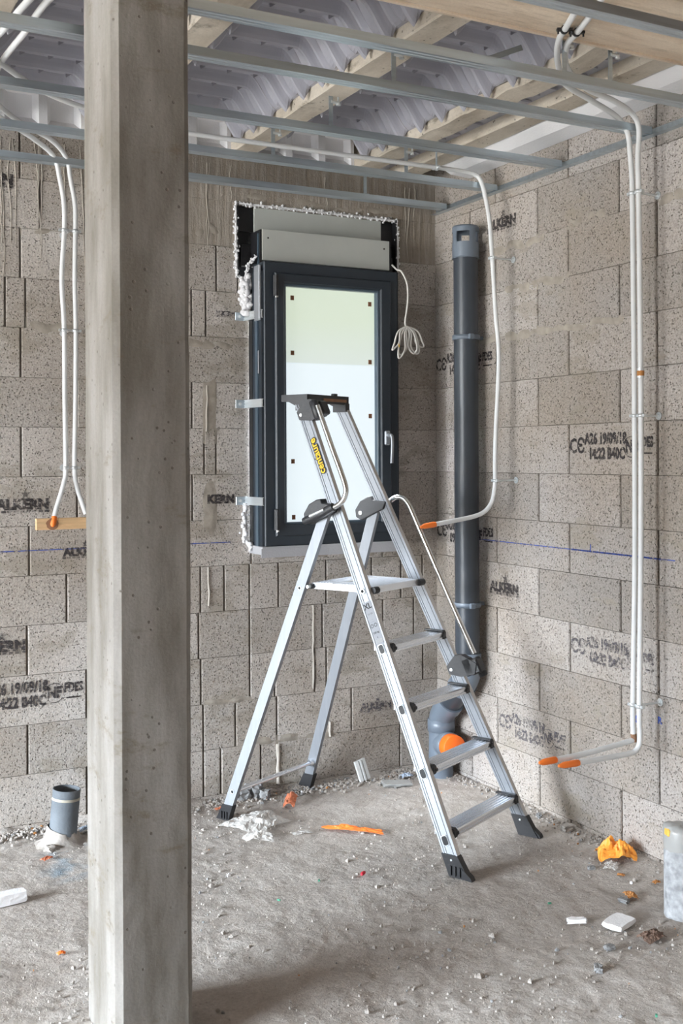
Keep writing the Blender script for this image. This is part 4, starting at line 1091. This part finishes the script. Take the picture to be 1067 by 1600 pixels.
    for s in (-1, 1):
        x = s*0.139
        P = [(0.771, zb), (0.771, zt), (0.905, zt), (0.905, zt-0.027), (0.868, zt-0.029), (0.820, zb-0.016), (0.795, zb-0.020)]
        b.prism(P, x-0.005, x+0.005, ((0, 0, 0), (0, 1, 0), (0, 0, 1), (1, 0, 0)))
        b.box((s*0.128, bf(1.69)+0.03, 1.694), (0.030, 0.066, 0.036))
    b.build('top_tray', M['grey_black'], t)
    b = MB(); b.box((0.045, 0.7700, 1.7215), (0.16, 0.003, 0.012)); b.build('tray_slot', M['rust'], t)
    b = MB(); b.box((0.06, 0.785, 1.746), (0.022, 0.02, 0.010), bev=0.002); b.build('tray_knob', M['black'], t)
build_ladder()

# ------------------------------------------------------------------ grey waste pipe in the corner
def build_waste():
    X0, Y0, Y1 = -0.085, -0.386, -0.165
    t = empty('waste_pipe', (X0, Y1, 0)); tag(t, 'tall grey plastic waste pipe with an offset bend in the wall corner', 'pipe'); o = Vector((X0, Y1, 0))
    r = 0.055; dy = Y0-Y1
    b = MB(); b.lathe([(r, 0.55), (r, 2.40)], (0, dy, 0), (0, 0, 1), None, 40); b.build('pipe_body', M['pvc'], t)
    b = MB(); b.lathe([(r+0.006, 0.545), (r+0.0065, 0.56), (r+0.0065, 0.60), (r+0.001, 0.602)], (0, dy, 0), (0, 0, 1), None, 40)
    # lower bends
    def path(P, n=10): return catmull(P, n)
    e1 = path([(0, dy, 0.60), (0, dy, 0.52), (0, dy+0.012, 0.487), (0, dy+0.035, 0.458)], 6)
    b.tube(e1, r+0.004, None, 36, caps=False)
    b.tube([(0, dy+0.030, 0.463), (0, dy+0.058, 0.435)], r+0.0085, None, 36)
    b.build('upper_bend', M['pvc_light'], t)
    b = MB(); b.tube([(0, dy+0.05, 0.443), (0, dy+0.165, 0.333)], r, None, 36, caps=False); b.build('slanted_pipe', M['pvc'], t)
    b = MB(); b.tube([(0, dy+0.135, 0.360), (0, dy+0.165, 0.331)], r+0.0085, None, 36)
    b.tube(path([(0, dy+0.160, 0.336), (0, dy+0.190, 0.306), (0, dy+0.214, 0.270), (0, 0, 0.225)], 6), r+0.004, None, 36, caps=False)
    b.lathe([(r+0.004, 0.262), (r+0.009, 0.26), (r+0.009, 0.205), (r+0.003, 0.203)], (0, 0, 0), (0, 0, 1), None, 40); b.build('lower_bend', M['pvc_light'], t)
    b = MB(); b.lathe([(r+0.003, 0.215), (r+0.004, 0.08), (r+0.004, 0.05), (r, 0.048), (r, -0.01)], (0, 0, 0), (0, 0, 1), None, 40); b.build('tee_body', M['pvc_light'], t)
    ax = Vector((-0.10, -0.99, 0.05)).normalized()
    b = MB(); b.lathe([(0.056, 0.02), (0.060, 0.06), (0.060, 0.088), (0.053, 0.09), (0.053, 0.06)], (0, 0, 0.150), ax, None, 36); br_ = b.build('branch_socket', M['pvc_light'], t)
    b = MB(); b.lathe([(0.0555, 0.085), (0.0565, 0.095), (0.0555, 0.135), (0.053, 0.138), (0.0005, 0.138)], (0, 0, 0.150), ax, None, 36); b.build('orange_cap', M['orange_cap'], t)
    # open vent cap with windows
    b = MB(); R = 0.0605; n = 48; c = Vector((0, dy, 0)); z0, z1, z2, z3 = 2.375, 2.445, 2.492, 2.512
    def ringv(rad, z): return [(rad*math.cos(2*PI*k/n), dy+rad*math.sin(2*PI*k/n), z) for k in range(n)]
    zs = [z0, z1, z2, z3]; Rv = []
    for rad in (R, R-0.006):
        for z in zs: Rv += ringv(rad, z)
    fs = []
    solid = lambda k: ((k+2) % 12) in (0, 1, 2, 3)     # posts between the four windows
    for layer in (0, 1):
        for q in range(3):
            for k in range(n):
                if q == 1 and not solid(k): continue
                a = (layer*4+q)*n; fs.append([a+k, a+(k+1) % n, a+n+(k+1) % n, a+n+k])
    for q in (1, 2):
        for k in range(n):
            if not solid(k): fs.append([q*n+k, q*n+(k+1) % n, (4+q)*n+(k+1) % n, (4+q)*n+k])
    b.add(Rv, fs, smooth=False); b.lathe([(R, z3), (R-0.004, z3+0.008), (0.0005, z3+0.009)], c, (0, 0, 1), None, n); b.lathe([(R, z0), (R-0.006, z0)], c, (0, 0, 1), None, n); b.lathe([(R+0.001, z0), (R+0.001, z0+0.004), (R, z0+0.005)], c, (0, 0, 1), None, n)
    b.build('vent_cap', M['pvc_light'], t, fix=False)
    b = MB(); b.lathe([(0.045, 2.40), (0.045, 2.445), (0.0005, 2.445)], c, (0, 0, 1), None, 24); b.build('vent_core', M['void'], t)
    for z in (2.020, 0.820):
        b = MB(); b.lathe([(r+0.001, z-0.010), (r+0.007, z-0.010), (r+0.007, z+0.010), (r+0.001, z+0.010)], c, (0, 0, 1), None, 40)
        b.box((-0.014, dy-0.062, z), (0.026, 0.016, 0.024), bev=0.003); b.box((0.066, dy, z), (0.036, 0.03, 0.016)); b.build('pipe_clamp', M['pvc_light'], t)
build_waste()

# ------------------------------------------------------------------ pipe stubs in the floor
def stub(loc, r, h, lean, m, label, extra=None):
    t = empty('pipe_stub', loc); tag(t, label, 'pipe', None)
    ax = Vector(lean).normalized(); b = MB()
    b.lathe([(r, -0.03), (r, h), (r-0.003, h+0.001), (r-0.004, h-0.002), (r-0.004, 0.02), (0.0005, 0.02)], (0, 0, 0), ax, None, 36); b.build('tube', m, t)
    return t, ax
t, ax = stub((-1.868, -0.228, 0), 0.0530, 0.205, (0.085, -0.02, 1), M['pvc_dusty'], 'short grey plastic pipe stub rising from the floor at far left')
b = MB(); b.lathe([(0.0536, 0.165), (0.0538, 0.166), (0.0538, 0.174), (0.0536, 0.175)], (0, 0, 0), ax, None, 36); b.build('tape_ring', M['old_tape'], t)
b = MB(); n = 30; vs = []
for j, (rr, zz) in enumerate([(0.054, 0.06), (0.060, 0.03), (0.078, 0.006), (0.105, -0.006)]):
    for k in range(n):
        a = 2*PI*k/n; q = 1+0.18*noise.noise(Vector((math.cos(a)*2, math.sin(a)*2, j)))
        zz2 = zz*(0.6+0.6*abs(math.sin(a/2+0.6))) if j < 3 else zz
        vs.append((rr*q*math.cos(a), rr*q*math.sin(a), zz2))
b.add(vs, [[j*n+k, j*n+(k+1) % n, (j+1)*n+(k+1) % n, (j+1)*n+k] for j in range(3) for k in range(n)], smooth=True); b.build('cement_collar', M['rubble'], t)
t, ax = stub((-0.258, -1.865, 0), 0.0560, 0.270, (0.0, 0.0, 1), M['pvc_splash'], 'cement-splashed grey pipe stub with taped top at the right edge')
b = MB(); b.lathe([(0.0575, 0.215), (0.0590, 0.225), (0.0585, 0.270), (0.056, 0.285), (0.030, 0.290), (0.0005, 0.288)], (0, 0, 0), ax, None, 30)
b.v = [tuple(Vector(v)*(1+0.03*noise.noise(Vector(v)*60))) for v in b.v]; b.build('tape_wrap', film_material('crumpled_tape', (0.42, 0.42, 0.41), 0.9, 0.3), t)
b = MB(); b.box((-0.052, 0.006, 0.272), (0.016, 0.030, 0.026), M4=Matrix.Rotation(-0.3, 4, 'Z'), bev=0.005); b.build('yellow_tape', M['tape'], t)

# ------------------------------------------------------------------ conduits
CR = 0.0096
def conduit(name, pts, label, cat='conduit', cap=None, group=None, n=8, r=CR, cut=None):
    t = empty(name, pts[0]); o = Vector(pts[0]); tag(t, label, cat, group)
    b = MB(); P = catmull(pts, n); b.tube([p-o for p in P], r, None, 16); b.build('tube', M['conduit'], t)
    if cap:      # orange end wrap
        d = (P[-1]-P[-2]).normalized(); e = P[-1]-o; b = MB()
        b.tube([e-d*0.012, e, e+d*cap*0.7, e+d*cap], [r*1.12, r*1.25, r*1.15, r*0.5], None, 14); b.build('end_cap', M['orange'], t)
    return t
def clip(name, loc, outdir, label, centres, wall=None, rod=True, plate=True):
    """zinc pipe clip with threaded rod to the wall"""
    t = empty(name, loc); tag(t, label, 'pipe clip', 'clips holding the white conduits'); o = Vector(loc); od = Vector(outdir).normalized()
    b = MB()
    for c in centres: b.lathe([(CR+0.0008, -0.006), (CR+0.003, -0.006), (CR+0.003, 0.006), (CR+0.0008, 0.006)], Vector(c)-o, (0, 0, 1), None, 20, closed=True)
    cs = [Vector(c)-o for c in centres]
    cr_ = cs[0]; lat = (cs[-1]-cs[0]).normalized() if len(cs) > 1 else od.cross(Vector((0, 0, 1)))
    ends = [cs[0]-lat*(CR+0.012), cs[-1]+lat*(CR+0.012)]
    b.box(ends[0]*0.5+cs[0]*0.5-lat*CR*0.5, (0.012, 0.012, 0.010)); b.box(ends[1]*0.5+cs[-1]*0.5+lat*CR*0.5, (0.012, 0.012, 0.010))
    if len(cs) > 1: b.box((cs[0]+cs[1])/2, (max(0.004, abs((cs[1]-cs[0]).x)-2*CR), max(0.004, abs((cs[1]-cs[0]).y)), 0.010))
    b.build('clip_ring', M['zinc_bright'], t)
    if rod:
        b = MB(); b.tube([(0, 0, 0), tuple(-od*wall)], 0.0045, None, 8); b.build('threaded_rod', M['zinc_bright'], t)
        b = MB(); b.tube([tuple(-od*(wall-0.001)), tuple(-od*(wall-0.003))], 0.0145, None, 20); b.tube([tuple(-od*(wall-0.003)), tuple(-od*(wall-0.009))], 0.007, None, 6); b.build('wall_rose', M['zinc_bright'], t)
YP = -1.503; YPA, YPB = -1.487, -1.519
pairA = [(-1.20, -2.80, 2.768), (-0.95, -2.30, 2.768), (-0.842, -2.093, 2.768), (-0.812, -2.029, 2.768), (-0.749, -1.901, 2.768), (-0.723, -1.843, 2.765), (-0.677, -1.774, 2.752), (-0.603, -1.693, 2.735), (-0.512, -1.613, 2.725), (-0.352, -1.550, 2.715), (-0.190, -1.495, 2.697), (-0.130, YPA, 2.650), (-0.118, YPA, 2.58), (-0.110, YPA, 2.50), (-0.108, YPA, 2.43), (-0.104, YPA, 2.0), (-0.102, YPA, 1.63), (-0.104, YPA, 1.1), (-0.116, YPA, 0.60), (-0.116, YPA, 0.50), (-0.113, YPA, 0.470)]
conduit('electrical_conduit', pairA, 'long white conduit looping down the right wall, the left of the pair', group='white conduits on the right wall')
pairB = [(-1.14, -2.80, 2.768), (-0.89, -2.30, 2.768), (-0.787, -2.097, 2.768), (-0.754, -2.027, 2.768), (-0.702, -1.902, 2.768), (-0.676, -1.826, 2.765), (-0.631, -1.757, 2.755), (-0.563, -1.690, 2.742), (-0.414, -1.605, 2.728), (-0.264, -1.565, 2.722), (-0.150, -1.530, 2.705), (-0.105, YPB, 2.66), (-0.110, YPB, 2.55), (-0.107, YPB, 2.43), (-0.103, YPB, 2.0), (-0.101, YPB, 1.63), (-0.105, YPB, 1.1), (-0.115, YPB, 0.59), (-0.113, YPB, 0.50), (-0.117, YPB, 0.452), (-0.135, YPB, 0.432), (-0.165, YPB, 0.426), (-0.28, YPB, 0.424), (-0.405, YPB, 0.424)]
conduit('electrical_conduit', pairB, 'right white conduit of the pair on the right wall, ending in an orange tip', cap=0.075, group='white conduits on the right wall')
conduit('electrical_conduit', [(-0.110, YPA, 0.462), (-0.20, YPA, 0.452), (-0.35, YPA, 0.440), (-0.478, YPA, 0.436)], 'short upper white conduit end with orange tip low on the right wall', cap=0.06)
b = MB(); b.tube([(-0.114, YPA, 0.484), (-0.112, YPA, 0.455)], 0.0112, None, 14); tag(b.build('conduit_splice', M['rust']), 'brown gap where the left conduit of the pair meets its short bend', 'conduit joint')
b = MB(); b.tube([(-0.102, YPB, 1.765), (-0.102, YPB, 1.80)], 0.0125, M['zinc_bright'], 14, caps=False); b.tube([(-0.102, YPB, 1.772), (-0.102, YPB, 1.79)], 0.0130, M['peel'], 14); tag(b.build('conduit_coupling', None), 'small worn coupling halfway up the right conduit of the pair', 'conduit joint')
single = [(-1.50, -0.545, 2.72), (-1.1, -0.54, 2.72), (-0.72, -0.54, 2.72), (-0.42, -0.535, 2.722), (-0.25, -0.535, 2.722), (-0.155, -0.54, 2.715), (-0.122, -0.555, 2.690), (-0.115, -0.58, 2.62), (-0.112, -0.61, 2.5), (-0.113, -0.630, 2.34), (-0.100, -0.635, 2.10), (-0.088, -0.64, 1.9), (-0.108, -0.64, 1.55),
          (-0.112, -0.642, 1.385), (-0.116, -0.642, 1.34), (-0.130, -0.642, 1.29), (-0.165, -0.642, 1.252), (-0.220, -0.642, 1.232), (-0.33, -0.642, 1.215), (-0.427, -0.642, 1.203)]
single = [(-2.45, -1.25, 2.735), (-2.15, -0.86, 2.732), (-1.99, -0.72, 2.725), (-1.75, -0.60, 2.722)]+single[0:]
conduit('electrical_conduit', single, 'single white conduit beside the waste pipe, bending out to an orange tip', cap=0.06, group='white conduits on the right wall')
clip('pipe_clip', (-0.106, YP, 2.432), (-1, 0, 0), 'upper zinc clip of the conduit pair on the right wall', [(-0.108, YPA, 2.432), (-0.107, YPB, 2.432)], wall=0.106)
clip('pipe_clip', (-0.101, YP, 1.630), (-1, 0, 0), 'middle zinc clip of the conduit pair on the right wall', [(-0.102, YPA, 1.630), (-0.101, YPB, 1.630)], wall=0.101)
clip('pipe_clip', (-0.115, YP, 0.588), (-1, 0, 0), 'lowest zinc clip of the conduit pair on the right wall', [(-0.116, YPA, 0.588), (-0.115, YPB, 0.588)], wall=0.115)
clip('pipe_clip', (-0.112, -0.630, 2.338), (-1, 0, 0), 'upper zinc clip of the single conduit by the waste pipe', [(-0.113, -0.630, 2.338)], wall=0.112)
clip('pipe_clip', (-0.112, -0.642, 1.382), (-1, 0, 0), 'lower zinc clip of the single conduit by the waste pipe', [(-0.112, -0.642, 1.382)], wall=0.112)
# beam clips (rings round the tubes running along y)
def beam_clip(x, label):
    t = empty('pipe_clip', (x, -1.90, 2.785), -0.46); tag(t, label, 'pipe clip', 'clips under the pale beam')
    b = MB(); b.lathe([(CR+0.0008, -0.006), (CR+0.003, -0.006), (CR+0.003, 0.006), (CR+0.0008, 0.006)], (0, 0, -0.017), (0, 1, 0), None, 20, closed=True)
    for s in (-1, 1): b.box((s*(CR+0.008), 0, -0.017), (0.012, 0.012, 0.008)); b.tube([(s*(CR+0.010), 0, -0.012), (s*(CR+0.010), 0, -0.030)], 0.003, None, 8)
    b.build('clip_ring', M['black'], t)
    b = MB(); b.tube([(0, 0, -0.008), (0, 0, 0)], 0.004, None, 8); b.build('stud', M['zinc_bright'], t)
beam_clip(-0.749, 'dark clip holding the left white conduit under the pale beam'); beam_clip(-0.702, 'dark clip holding the right white conduit under the pale beam')
# rod that carries the single conduit
t = empty('conduit_rod', (-0.335, -0.538, 2.72)); tag(t, 'thin threaded rod hanging from the chipped joist, carrying the single conduit', 'threaded rod')
b = MB(); b.tube([(0, 0.0, 0.012), (0, 0, 0.115)], 0.004, None, 8); b.build('rod', M['zinc'], t)
b = MB(); b.lathe([(CR+0.0008, -0.006), (CR+0.003, -0.006), (CR+0.003, 0.006), (CR+0.0008, 0.006)], (0, 0, 0), (1, 0, 0), None, 18, closed=True); b.tube([(0, 0.012, 0.0), (0, 0.028, 0)], 0.005, None, 8); b.tube([(0, -0.012, 0.0), (0, -0.026, 0)], 0.005, None, 8); b.build('clip_ring', M['zinc_bright'], t)
b = MB(); b.tube([(0, 0, 0.108), (0, 0, 0.114)], 0.011, None, 16); b.build('washer', M['zinc_bright'], t)

# left conduits on the back wall
YL = -0.115
lA = [(-2.12, -2.30, 2.75), (-2.19, -1.75, 2.745), (-2.236, -1.46, 2.745), (-2.262, -1.18, 2.745), (-2.30, -0.85, 2.745), (-2.25, -0.55, 2.745), (-2.11, -0.34, 2.745), (-1.95, -0.19, 2.72), (-1.865, -0.13, 2.68), (-1.838, YL, 2.60), (-1.822, YL, 2.50), (-1.821, YL, 2.394), (-1.832, YL, 2.2), (-1.823, YL, 1.997),
      (-1.822, YL, 1.7), (-1.820, YL, 1.448), (-1.832, YL-0.01, 1.38), (-1.862, YL-0.02, 1.29), (-1.876, YL-0.035, 1.245)]
conduit('electrical_conduit', lA, 'white conduit by the column bending to an orange cap on a wooden batten', cap=0.030, group='white conduits on the back wall')
lB = [(-2.07, -2.30, 2.75), (-2.14, -1.75, 2.745), (-2.190, -1.47, 2.745), (-2.200, -1.21, 2.745), (-2.215, -0.87, 2.742), (-2.17, -0.56, 2.742), (-2.04, -0.33, 2.742), (-1.89, -0.20, 2.725), (-1.815, -0.13, 2.68), (-1.795, YL, 2.60), (-1.778, YL, 2.50), (-1.777, YL, 2.398), (-1.780, YL, 2.2), (-1.777, YL, 1.998),
      (-1.780, YL, 1.7), (-1.785, YL, 1.447), (-1.775, YL, 1.37), (-1.755, YL-0.01, 1.30), (-1.745, YL-0.02, 1.262)]
conduit('electrical_conduit', lB, 'white conduit running down close to the column edge', group='white conduits on the back wall')
for z, t_, xs in ((2.396, 'uppermost', (-1.821, -1.777)), (1.997, 'middle', (-1.823, -1.777)), (1.448, 'lowest', (-1.820, -1.785))):
    clip('pipe_clip', (sum(xs)/2, YL, z), (0, -1, 0), '%s zinc clip of the two conduits left of the column' % t_, [(xs[0], YL, z), (xs[1], YL, z)], wall=-YL)
t = empty('wooden_batten', (-1.80, -0.155, 1.228)); tag(t, 'short pine batten across the lower ends of the left conduits', 'batten')
b = MB(); b.box((0, 0.012, 0), (0.29, 0.024, 0.045), bev=0.002); b.build('board', M['wood'], t)
b = MB(); b.tube([(0.02, 0.024, 0), (0.02, 0.155, 0)], 0.004, None, 8); b.tube([(0.12, 0.024, 0), (0.12, 0.155, 0)], 0.004, None, 8); b.build('standoff_rod', M['zinc_bright'], t)
b = MB(); b.lathe([(0.024, -0.0012), (0.0005, -0.0012)], (-0.083, -0.0005, 0.0), (0, 1, 0), None, 18); b.v = [tuple(Vector(v)*(1+0.06*noise.noise(Vector(v)*90))) for v in b.v]; b.build('drilled_rim', M['rust'], t)

# ------------------------------------------------------------------ things lying on the floor
def crumple(name, loc, size, amp, m, label, cat, seed, rz=0.0, nx=22, ny=16, sheet=True, group=None, fr=2.2):
    b = MB(); vs = []
    for j in range(ny+1):
        for i in range(nx+1):
            u, v = i/nx*2-1, j/ny*2-1
            q = Vector((u*fr, v*fr, seed*4.7))
            rad = 1+0.28*noise.noise(Vector((u*1.5, v*1.5, seed)))
            x = u*size[0]/2*rad+0.10*size[0]*noise.noise(q*0.9); y = v*size[1]/2*rad+0.10*size[1]*noise.noise(q+Vector((5, 5, 0)))
            fall = max(0, 1-(u*u+v*v)*0.55)
            z = amp*fall*(0.45+0.9*abs(noise.noise(q))+0.5*abs(noise.noise(q*2.3)))+0.001+0.10*amp*abs(noise.noise(q*4))
            vs.append((x, y, z))
    fs = [[j*(nx+1)+i, j*(nx+1)+i+1, (j+1)*(nx+1)+i+1, (j+1)*(nx+1)+i] for j in range(ny) for i in range(nx)]
    b.add(vs, fs, smooth=False)
    o = b.build(name, m, fix=False, loc=loc); o.rotation_euler = (0, 0, rz)
    sm = o.modifiers.new('thick', 'SOLIDIFY'); sm.thickness = 0.0008
    tag(o, label, cat, group); return o
def chunk(name, loc, size, m, label, cat, seed, rz=0.0, rx=0.0, ry=0.0, group=None, jag=0.12, kind=None):
    """irregular broken slab: box with jittered, subdivided faces"""
    b = MB(); n = 4; rnd = random.Random(seed); vs = []; idx = {}
    def P(i, j, k):
        key = (i, j, k)
        if key not in idx:
            x, y, z = (i/n*2-1), (j/n*2-1), (k/n*2-1)
            q = Vector((x, y, z))*1.7+Vector((seed*3.3, 0, 0))
            d = Vector((noise.noise(q), noise.noise(q+Vector((7, 0, 0))), noise.noise(q+Vector((0, 7, 0)))*0.8))*jag*2
            cor = 1-0.06*(abs(x)+abs(y)+abs(z) > 2.6)
            vs.append(((x*cor+d.x)*size[0]/2, (y*cor+d.y)*size[1]/2, (z*cor+d.z)*size[2]/2+size[2]/2)); idx[key] = len(vs)-1
        return idx[key]
    fs = []
    for a in range(n):
        for c in range(n):
            for e in (0, n):
                fs += [[P(e, a, c), P(e, a+1, c), P(e, a+1, c+1), P(e, a, c+1)], [P(a, e, c), P(a+1, e, c), P(a+1, e, c+1), P(a, e, c+1)], [P(a, c, e), P(a+1, c, e), P(a+1, c+1, e), P(a, c+1, e)]]
    b.add(vs, fs); o = b.build(name, m, loc=loc); o.rotation_euler = (rx, ry, rz); tag(o, label, cat, group, kind); return o
# polystyrene
chunk('foam_offcut', (-0.494, -1.832, 0.0), (0.098, 0.066, 0.016), M['eps'], 'flat white polystyrene offcut on the floor near the right pipe stub', 'foam offcut', 4, rz=0.35, rx=0.02, jag=0.05, group='white offcuts on the floor')
chunk('foam_offcut', (-2.170, -0.735, 0.0), (0.115, 0.050, 0.034), M['eps'], 'white polystyrene block on the floor at the left edge', 'foam offcut', 5, rz=0.12, jag=0.04, group='white offcuts on the floor')
chunk('foam_crumb', (-0.600, -1.755, 0.0), (0.06, 0.022, 0.014), M['eps'], 'small ragged white scrap left of the flat polystyrene offcut', 'scrap', 6, rz=-0.4, jag=0.2)
# grooved white profile leaning on the back wall
t = MB(); t.prism([(-0.028, 0), (-0.028, 0.012), (-0.012, 0.014), (-0.010, 0.004), (-0.006, 0.004), (-0.004, 0.016), (0.004, 0.016), (0.006, 0.004), (0.010, 0.004), (0.012, 0.014), (0.028, 0.012), (0.028, 0)], 0, 0.095, ((0, 0, 0), (1, 0, 0), (0, -1, 0), (0, 0, 1)))
o = t.build('grooved_profile_offcut', M['board_white'] if False else mat('white_plastic_profile', (0.70, 0.72, 0.72), 0.5), loc=(-0.452, -0.085, 0.004)); o.rotation_euler = (-0.20, -0.22, 0.15); tag(o, 'white grooved plastic profile offcut leaning at the foot of the back wall', 'profile offcut')
chunk('slate_offcut', (-0.352, -0.205, 0.002), (0.125, 0.075, 0.010), M['slate'], 'flat grey broken tile piece by the foot of the waste pipe', 'tile piece', 9, rz=-0.35, jag=0.18)
crumple('blue_wrapper', (-0.255, -0.13, 0.006), (0.06, 0.04), 0.015, M['bluewrap'], 'tiny pale blue wrapper behind the broken tile piece', 'wrapper', 3)
crumple('blue_wrapper', (-1.750, -0.15, 0.006), (0.06, 0.04), 0.016, M['bluewrap'], 'tiny pale blue wrapper between the left pipe stub and the column', 'wrapper', 5)
# plastic film
crumple('plastic_sheet', (-1.125, -0.400, 0.002), (0.22, 0.20), 0.036, M['film'], 'crumpled clear plastic sheet by the left rear foot of the ladder', 'plastic sheet', 11, rz=0.4, nx=30, ny=24)
crumple('plastic_sheet', (-1.185, -0.565, 0.002), (0.11, 0.075), 0.024, M['film'], 'small torn plastic piece in front of the crumpled sheet', 'plastic sheet', 12, rz=-0.5)
crumple('plastic_scrap', (-1.010, -0.585, 0.002), (0.075, 0.035), 0.006, M['film'], 'flat clear plastic scrap right of the crumpled sheet', 'plastic scrap', 13)
# orange wrappers
crumple('orange_wrapper', (-0.820, -0.655, 0.004), (0.235, 0.040), 0.016, M['orange'], 'long narrow orange wrapper strip lying in the middle of the floor', 'wrapper', 21, rz=-0.765, nx=34, ny=8, group='orange wrappers on the floor')
crumple('orange_wrapper', (-0.888, -0.222, 0.004), (0.15, 0.045), 0.035, M['orange_dusty'], 'dusty orange wrapper by the right rear foot of the ladder', 'wrapper', 22, rz=1.0, nx=24, ny=8, group='orange wrappers on the floor')
crumple('orange_wrapper', (-0.098, -1.375, 0.002), (0.145, 0.115), 0.058, M['orange_pale'], 'bright crumpled orange bag by the foot of the right wall', 'wrapper', 23, rz=-0.5, nx=22, ny=18, group='orange wrappers on the floor', fr=1.7)
crumple('orange_scrap', (-1.180, -0.16, 0.004), (0.06, 0.022), 0.008, M['orange_dusty'], 'tiny orange scrap by the back wall behind the left rear ladder foot', 'scrap', 24)
crumple('orange_scrap', (-1.965, -0.395, 0.002), (0.045, 0.025), 0.010, M['orange_dusty'], 'tiny orange scrap in front of the left pipe stub', 'scrap', 25, rz=0.5)
crumple('orange_scrap', (-2.105, -1.205, 0.002), (0.025, 0.018), 0.010, M['orange'], 'tiny orange scrap on the floor left of the column, nearest the camera', 'scrap', 26)
crumple('pale_wrapper', (-0.175, -1.435, 0.002), (0.09, 0.045), 0.010, M['film'], 'pale torn scrap in front of the bright orange bag', 'scrap', 27, rz=0.6)
t = MB(); t.tube([(-0.012, 0, 0.007), (-0.006, 0, 0.007), (0.006, 0, 0.007), (0.012, 0, 0.007)], [0.004, 0.0065, 0.0065, 0.005], None, 12); o = t.build('wall_plug', M['red'], loc=(-1.008, -1.085, 0)); o.rotation_euler = (0, 0, 0.6); tag(o, 'small red wall plug lying on the floor', 'wall plug')
for (x, y, l, s) in ((-1.17, -1.06, 'tiny green scrap left of the red plug', 1), (-1.365, -1.15, 'tiny green scrap halfway between column and red plug', 2), (-0.585, -1.60, 'tiny green plug right of the ladder front foot', 3), (-0.80, -2.32, 'green plug at the bottom right of the floor', 4)):
    chunk('green_scrap', (x, y, 0.001), (0.011, 0.006, 0.005), M['green'], l, 'scrap', s+30, rz=s)
# dry leaves and peel
for (x, y, sx, m, l, s) in ((-0.47, -1.952, 0.085, M['leaf'], 'dry brown leaf near the right pipe stub', 41), (-0.303, -1.676, 0.05, M['peel'], 'small brown curled peel on the floor right of the ladder', 42), (-0.205, -1.52, 0.025, M['peel'], 'tiny brown scrap in front of the pale torn scrap', 43), (-0.145, -1.63, 0.03, M['peel'], 'tiny brown scrap between orange bag and pipe stub', 44)):
    crumple('dry_leaf' if m == M['leaf'] else 'brown_scrap', (x, y, 0.001), (sx, sx*0.7), sx*0.25, m, l, 'leaf' if m == M['leaf'] else 'scrap', s, rz=s)
# mortar lumps
LP = [(-0.065, -1.055, 0.050, 'flattish mortar lump by the right wall above the orange bag'), (-0.060, -0.865, 0.028, 'small dark lump at the foot of the right wall near the ladder foot'),
      (-0.355, -1.70, 0.03, 'dark lump beside the curled peel'), (-0.635, -1.95, 0.028, 'dark upright chip in front of the flat polystyrene'), (-0.756, -2.04, 0.032, 'dark flat lump in front of the dark upright chip'),
      (-1.93, -0.30, 0.040, 'pale mortar lump left of the left pipe stub'), (-0.255, -1.42, 0.024, 'dark lump left of the bright orange bag')]
for k, (x, y, s, l) in enumerate(LP): chunk('mortar_lump', (x, y, -0.002), (s, s*0.7, s*0.45), M['rubble'] if k in (0, 5) else M['rubble_dark'], l, 'mortar lump', 60+k, rz=k, jag=0.25, group='lumps of mortar on the floor')
for k, (x, y, s, l) in enumerate([(-1.045, -0.065, 0.055, 'grey mortar lump at the foot of the back wall, left of three'), (-0.985, -0.05, 0.065, 'large grey mortar lump at the foot of the back wall, middle of three'), (-0.955, -0.10, 0.045, 'grey mortar lump at the foot of the back wall, right of three')]):
    chunk('mortar_lump', (x, y, 0.0), (s, s*0.8, s*0.8), M['rubble_dark'], l, 'mortar lump', 80+k, rz=k*2, jag=0.3, group='lumps of mortar at the back wall')

# loose grit and crumbs (uncountable)
def grit():
    rnd = random.Random(99); b = MB()
    def lump(x, y, s, m):
        n = 5; vs = [(x, y, s*0.55)]; 
        for k in range(n):
            a = 2*PI*k/n+rnd.random(); r = s*rnd.uniform(0.4, 0.8); vs.append((x+r*math.cos(a)*rnd.uniform(0.8, 1.4), y+r*math.sin(a), s*rnd.uniform(0.05, 0.3)))
        for k in range(n): vs.append((vs[1+k][0], vs[1+k][1], -0.004))
        b.add(vs, [[0, 1+k, 1+(k+1) % n] for k in range(n)]+[[1+k, 1+n+k, 1+n+(k+1) % n, 1+(k+1) % n] for k in range(n)], m)
    for k in range(9000):
        z = rnd.random()
        if z < 0.30: x = rnd.uniform(-2.2, -0.02); y = -abs(rnd.gauss(0, 0.06))-0.01; s = rnd.uniform(0.003, 0.014)
        elif z < 0.38: y = rnd.uniform(-2.4, 0); x = -abs(rnd.gauss(0, 0.04))-0.01; s = rnd.uniform(0.003, 0.009)
        else:
            x = rnd.uniform(-2.9, -0.02); y = rnd.uniform(-2.9, -0.02); s = min(0.016, rnd.expovariate(1/0.0024)+0.0012)
            if noise.noise(Vector((x*2.2, y*2.2, 4))) < rnd.uniform(-0.35, 0.25): continue
        if 0.0 < (x+1.868) < 0.0: continue
        lump(x, y, s, rnd.choices([M['rubble'], M['rubble_dark'], M['eps'], M['peel'], M['floor']], [2.0, 0.9, 0.06, 0.08, 6])[0])
    o = b.build('loose_grit', None, fix=False); tag(o, 'loose grit and mortar crumbs scattered over the dusty floor', 'grit', kind='stuff')
grit()
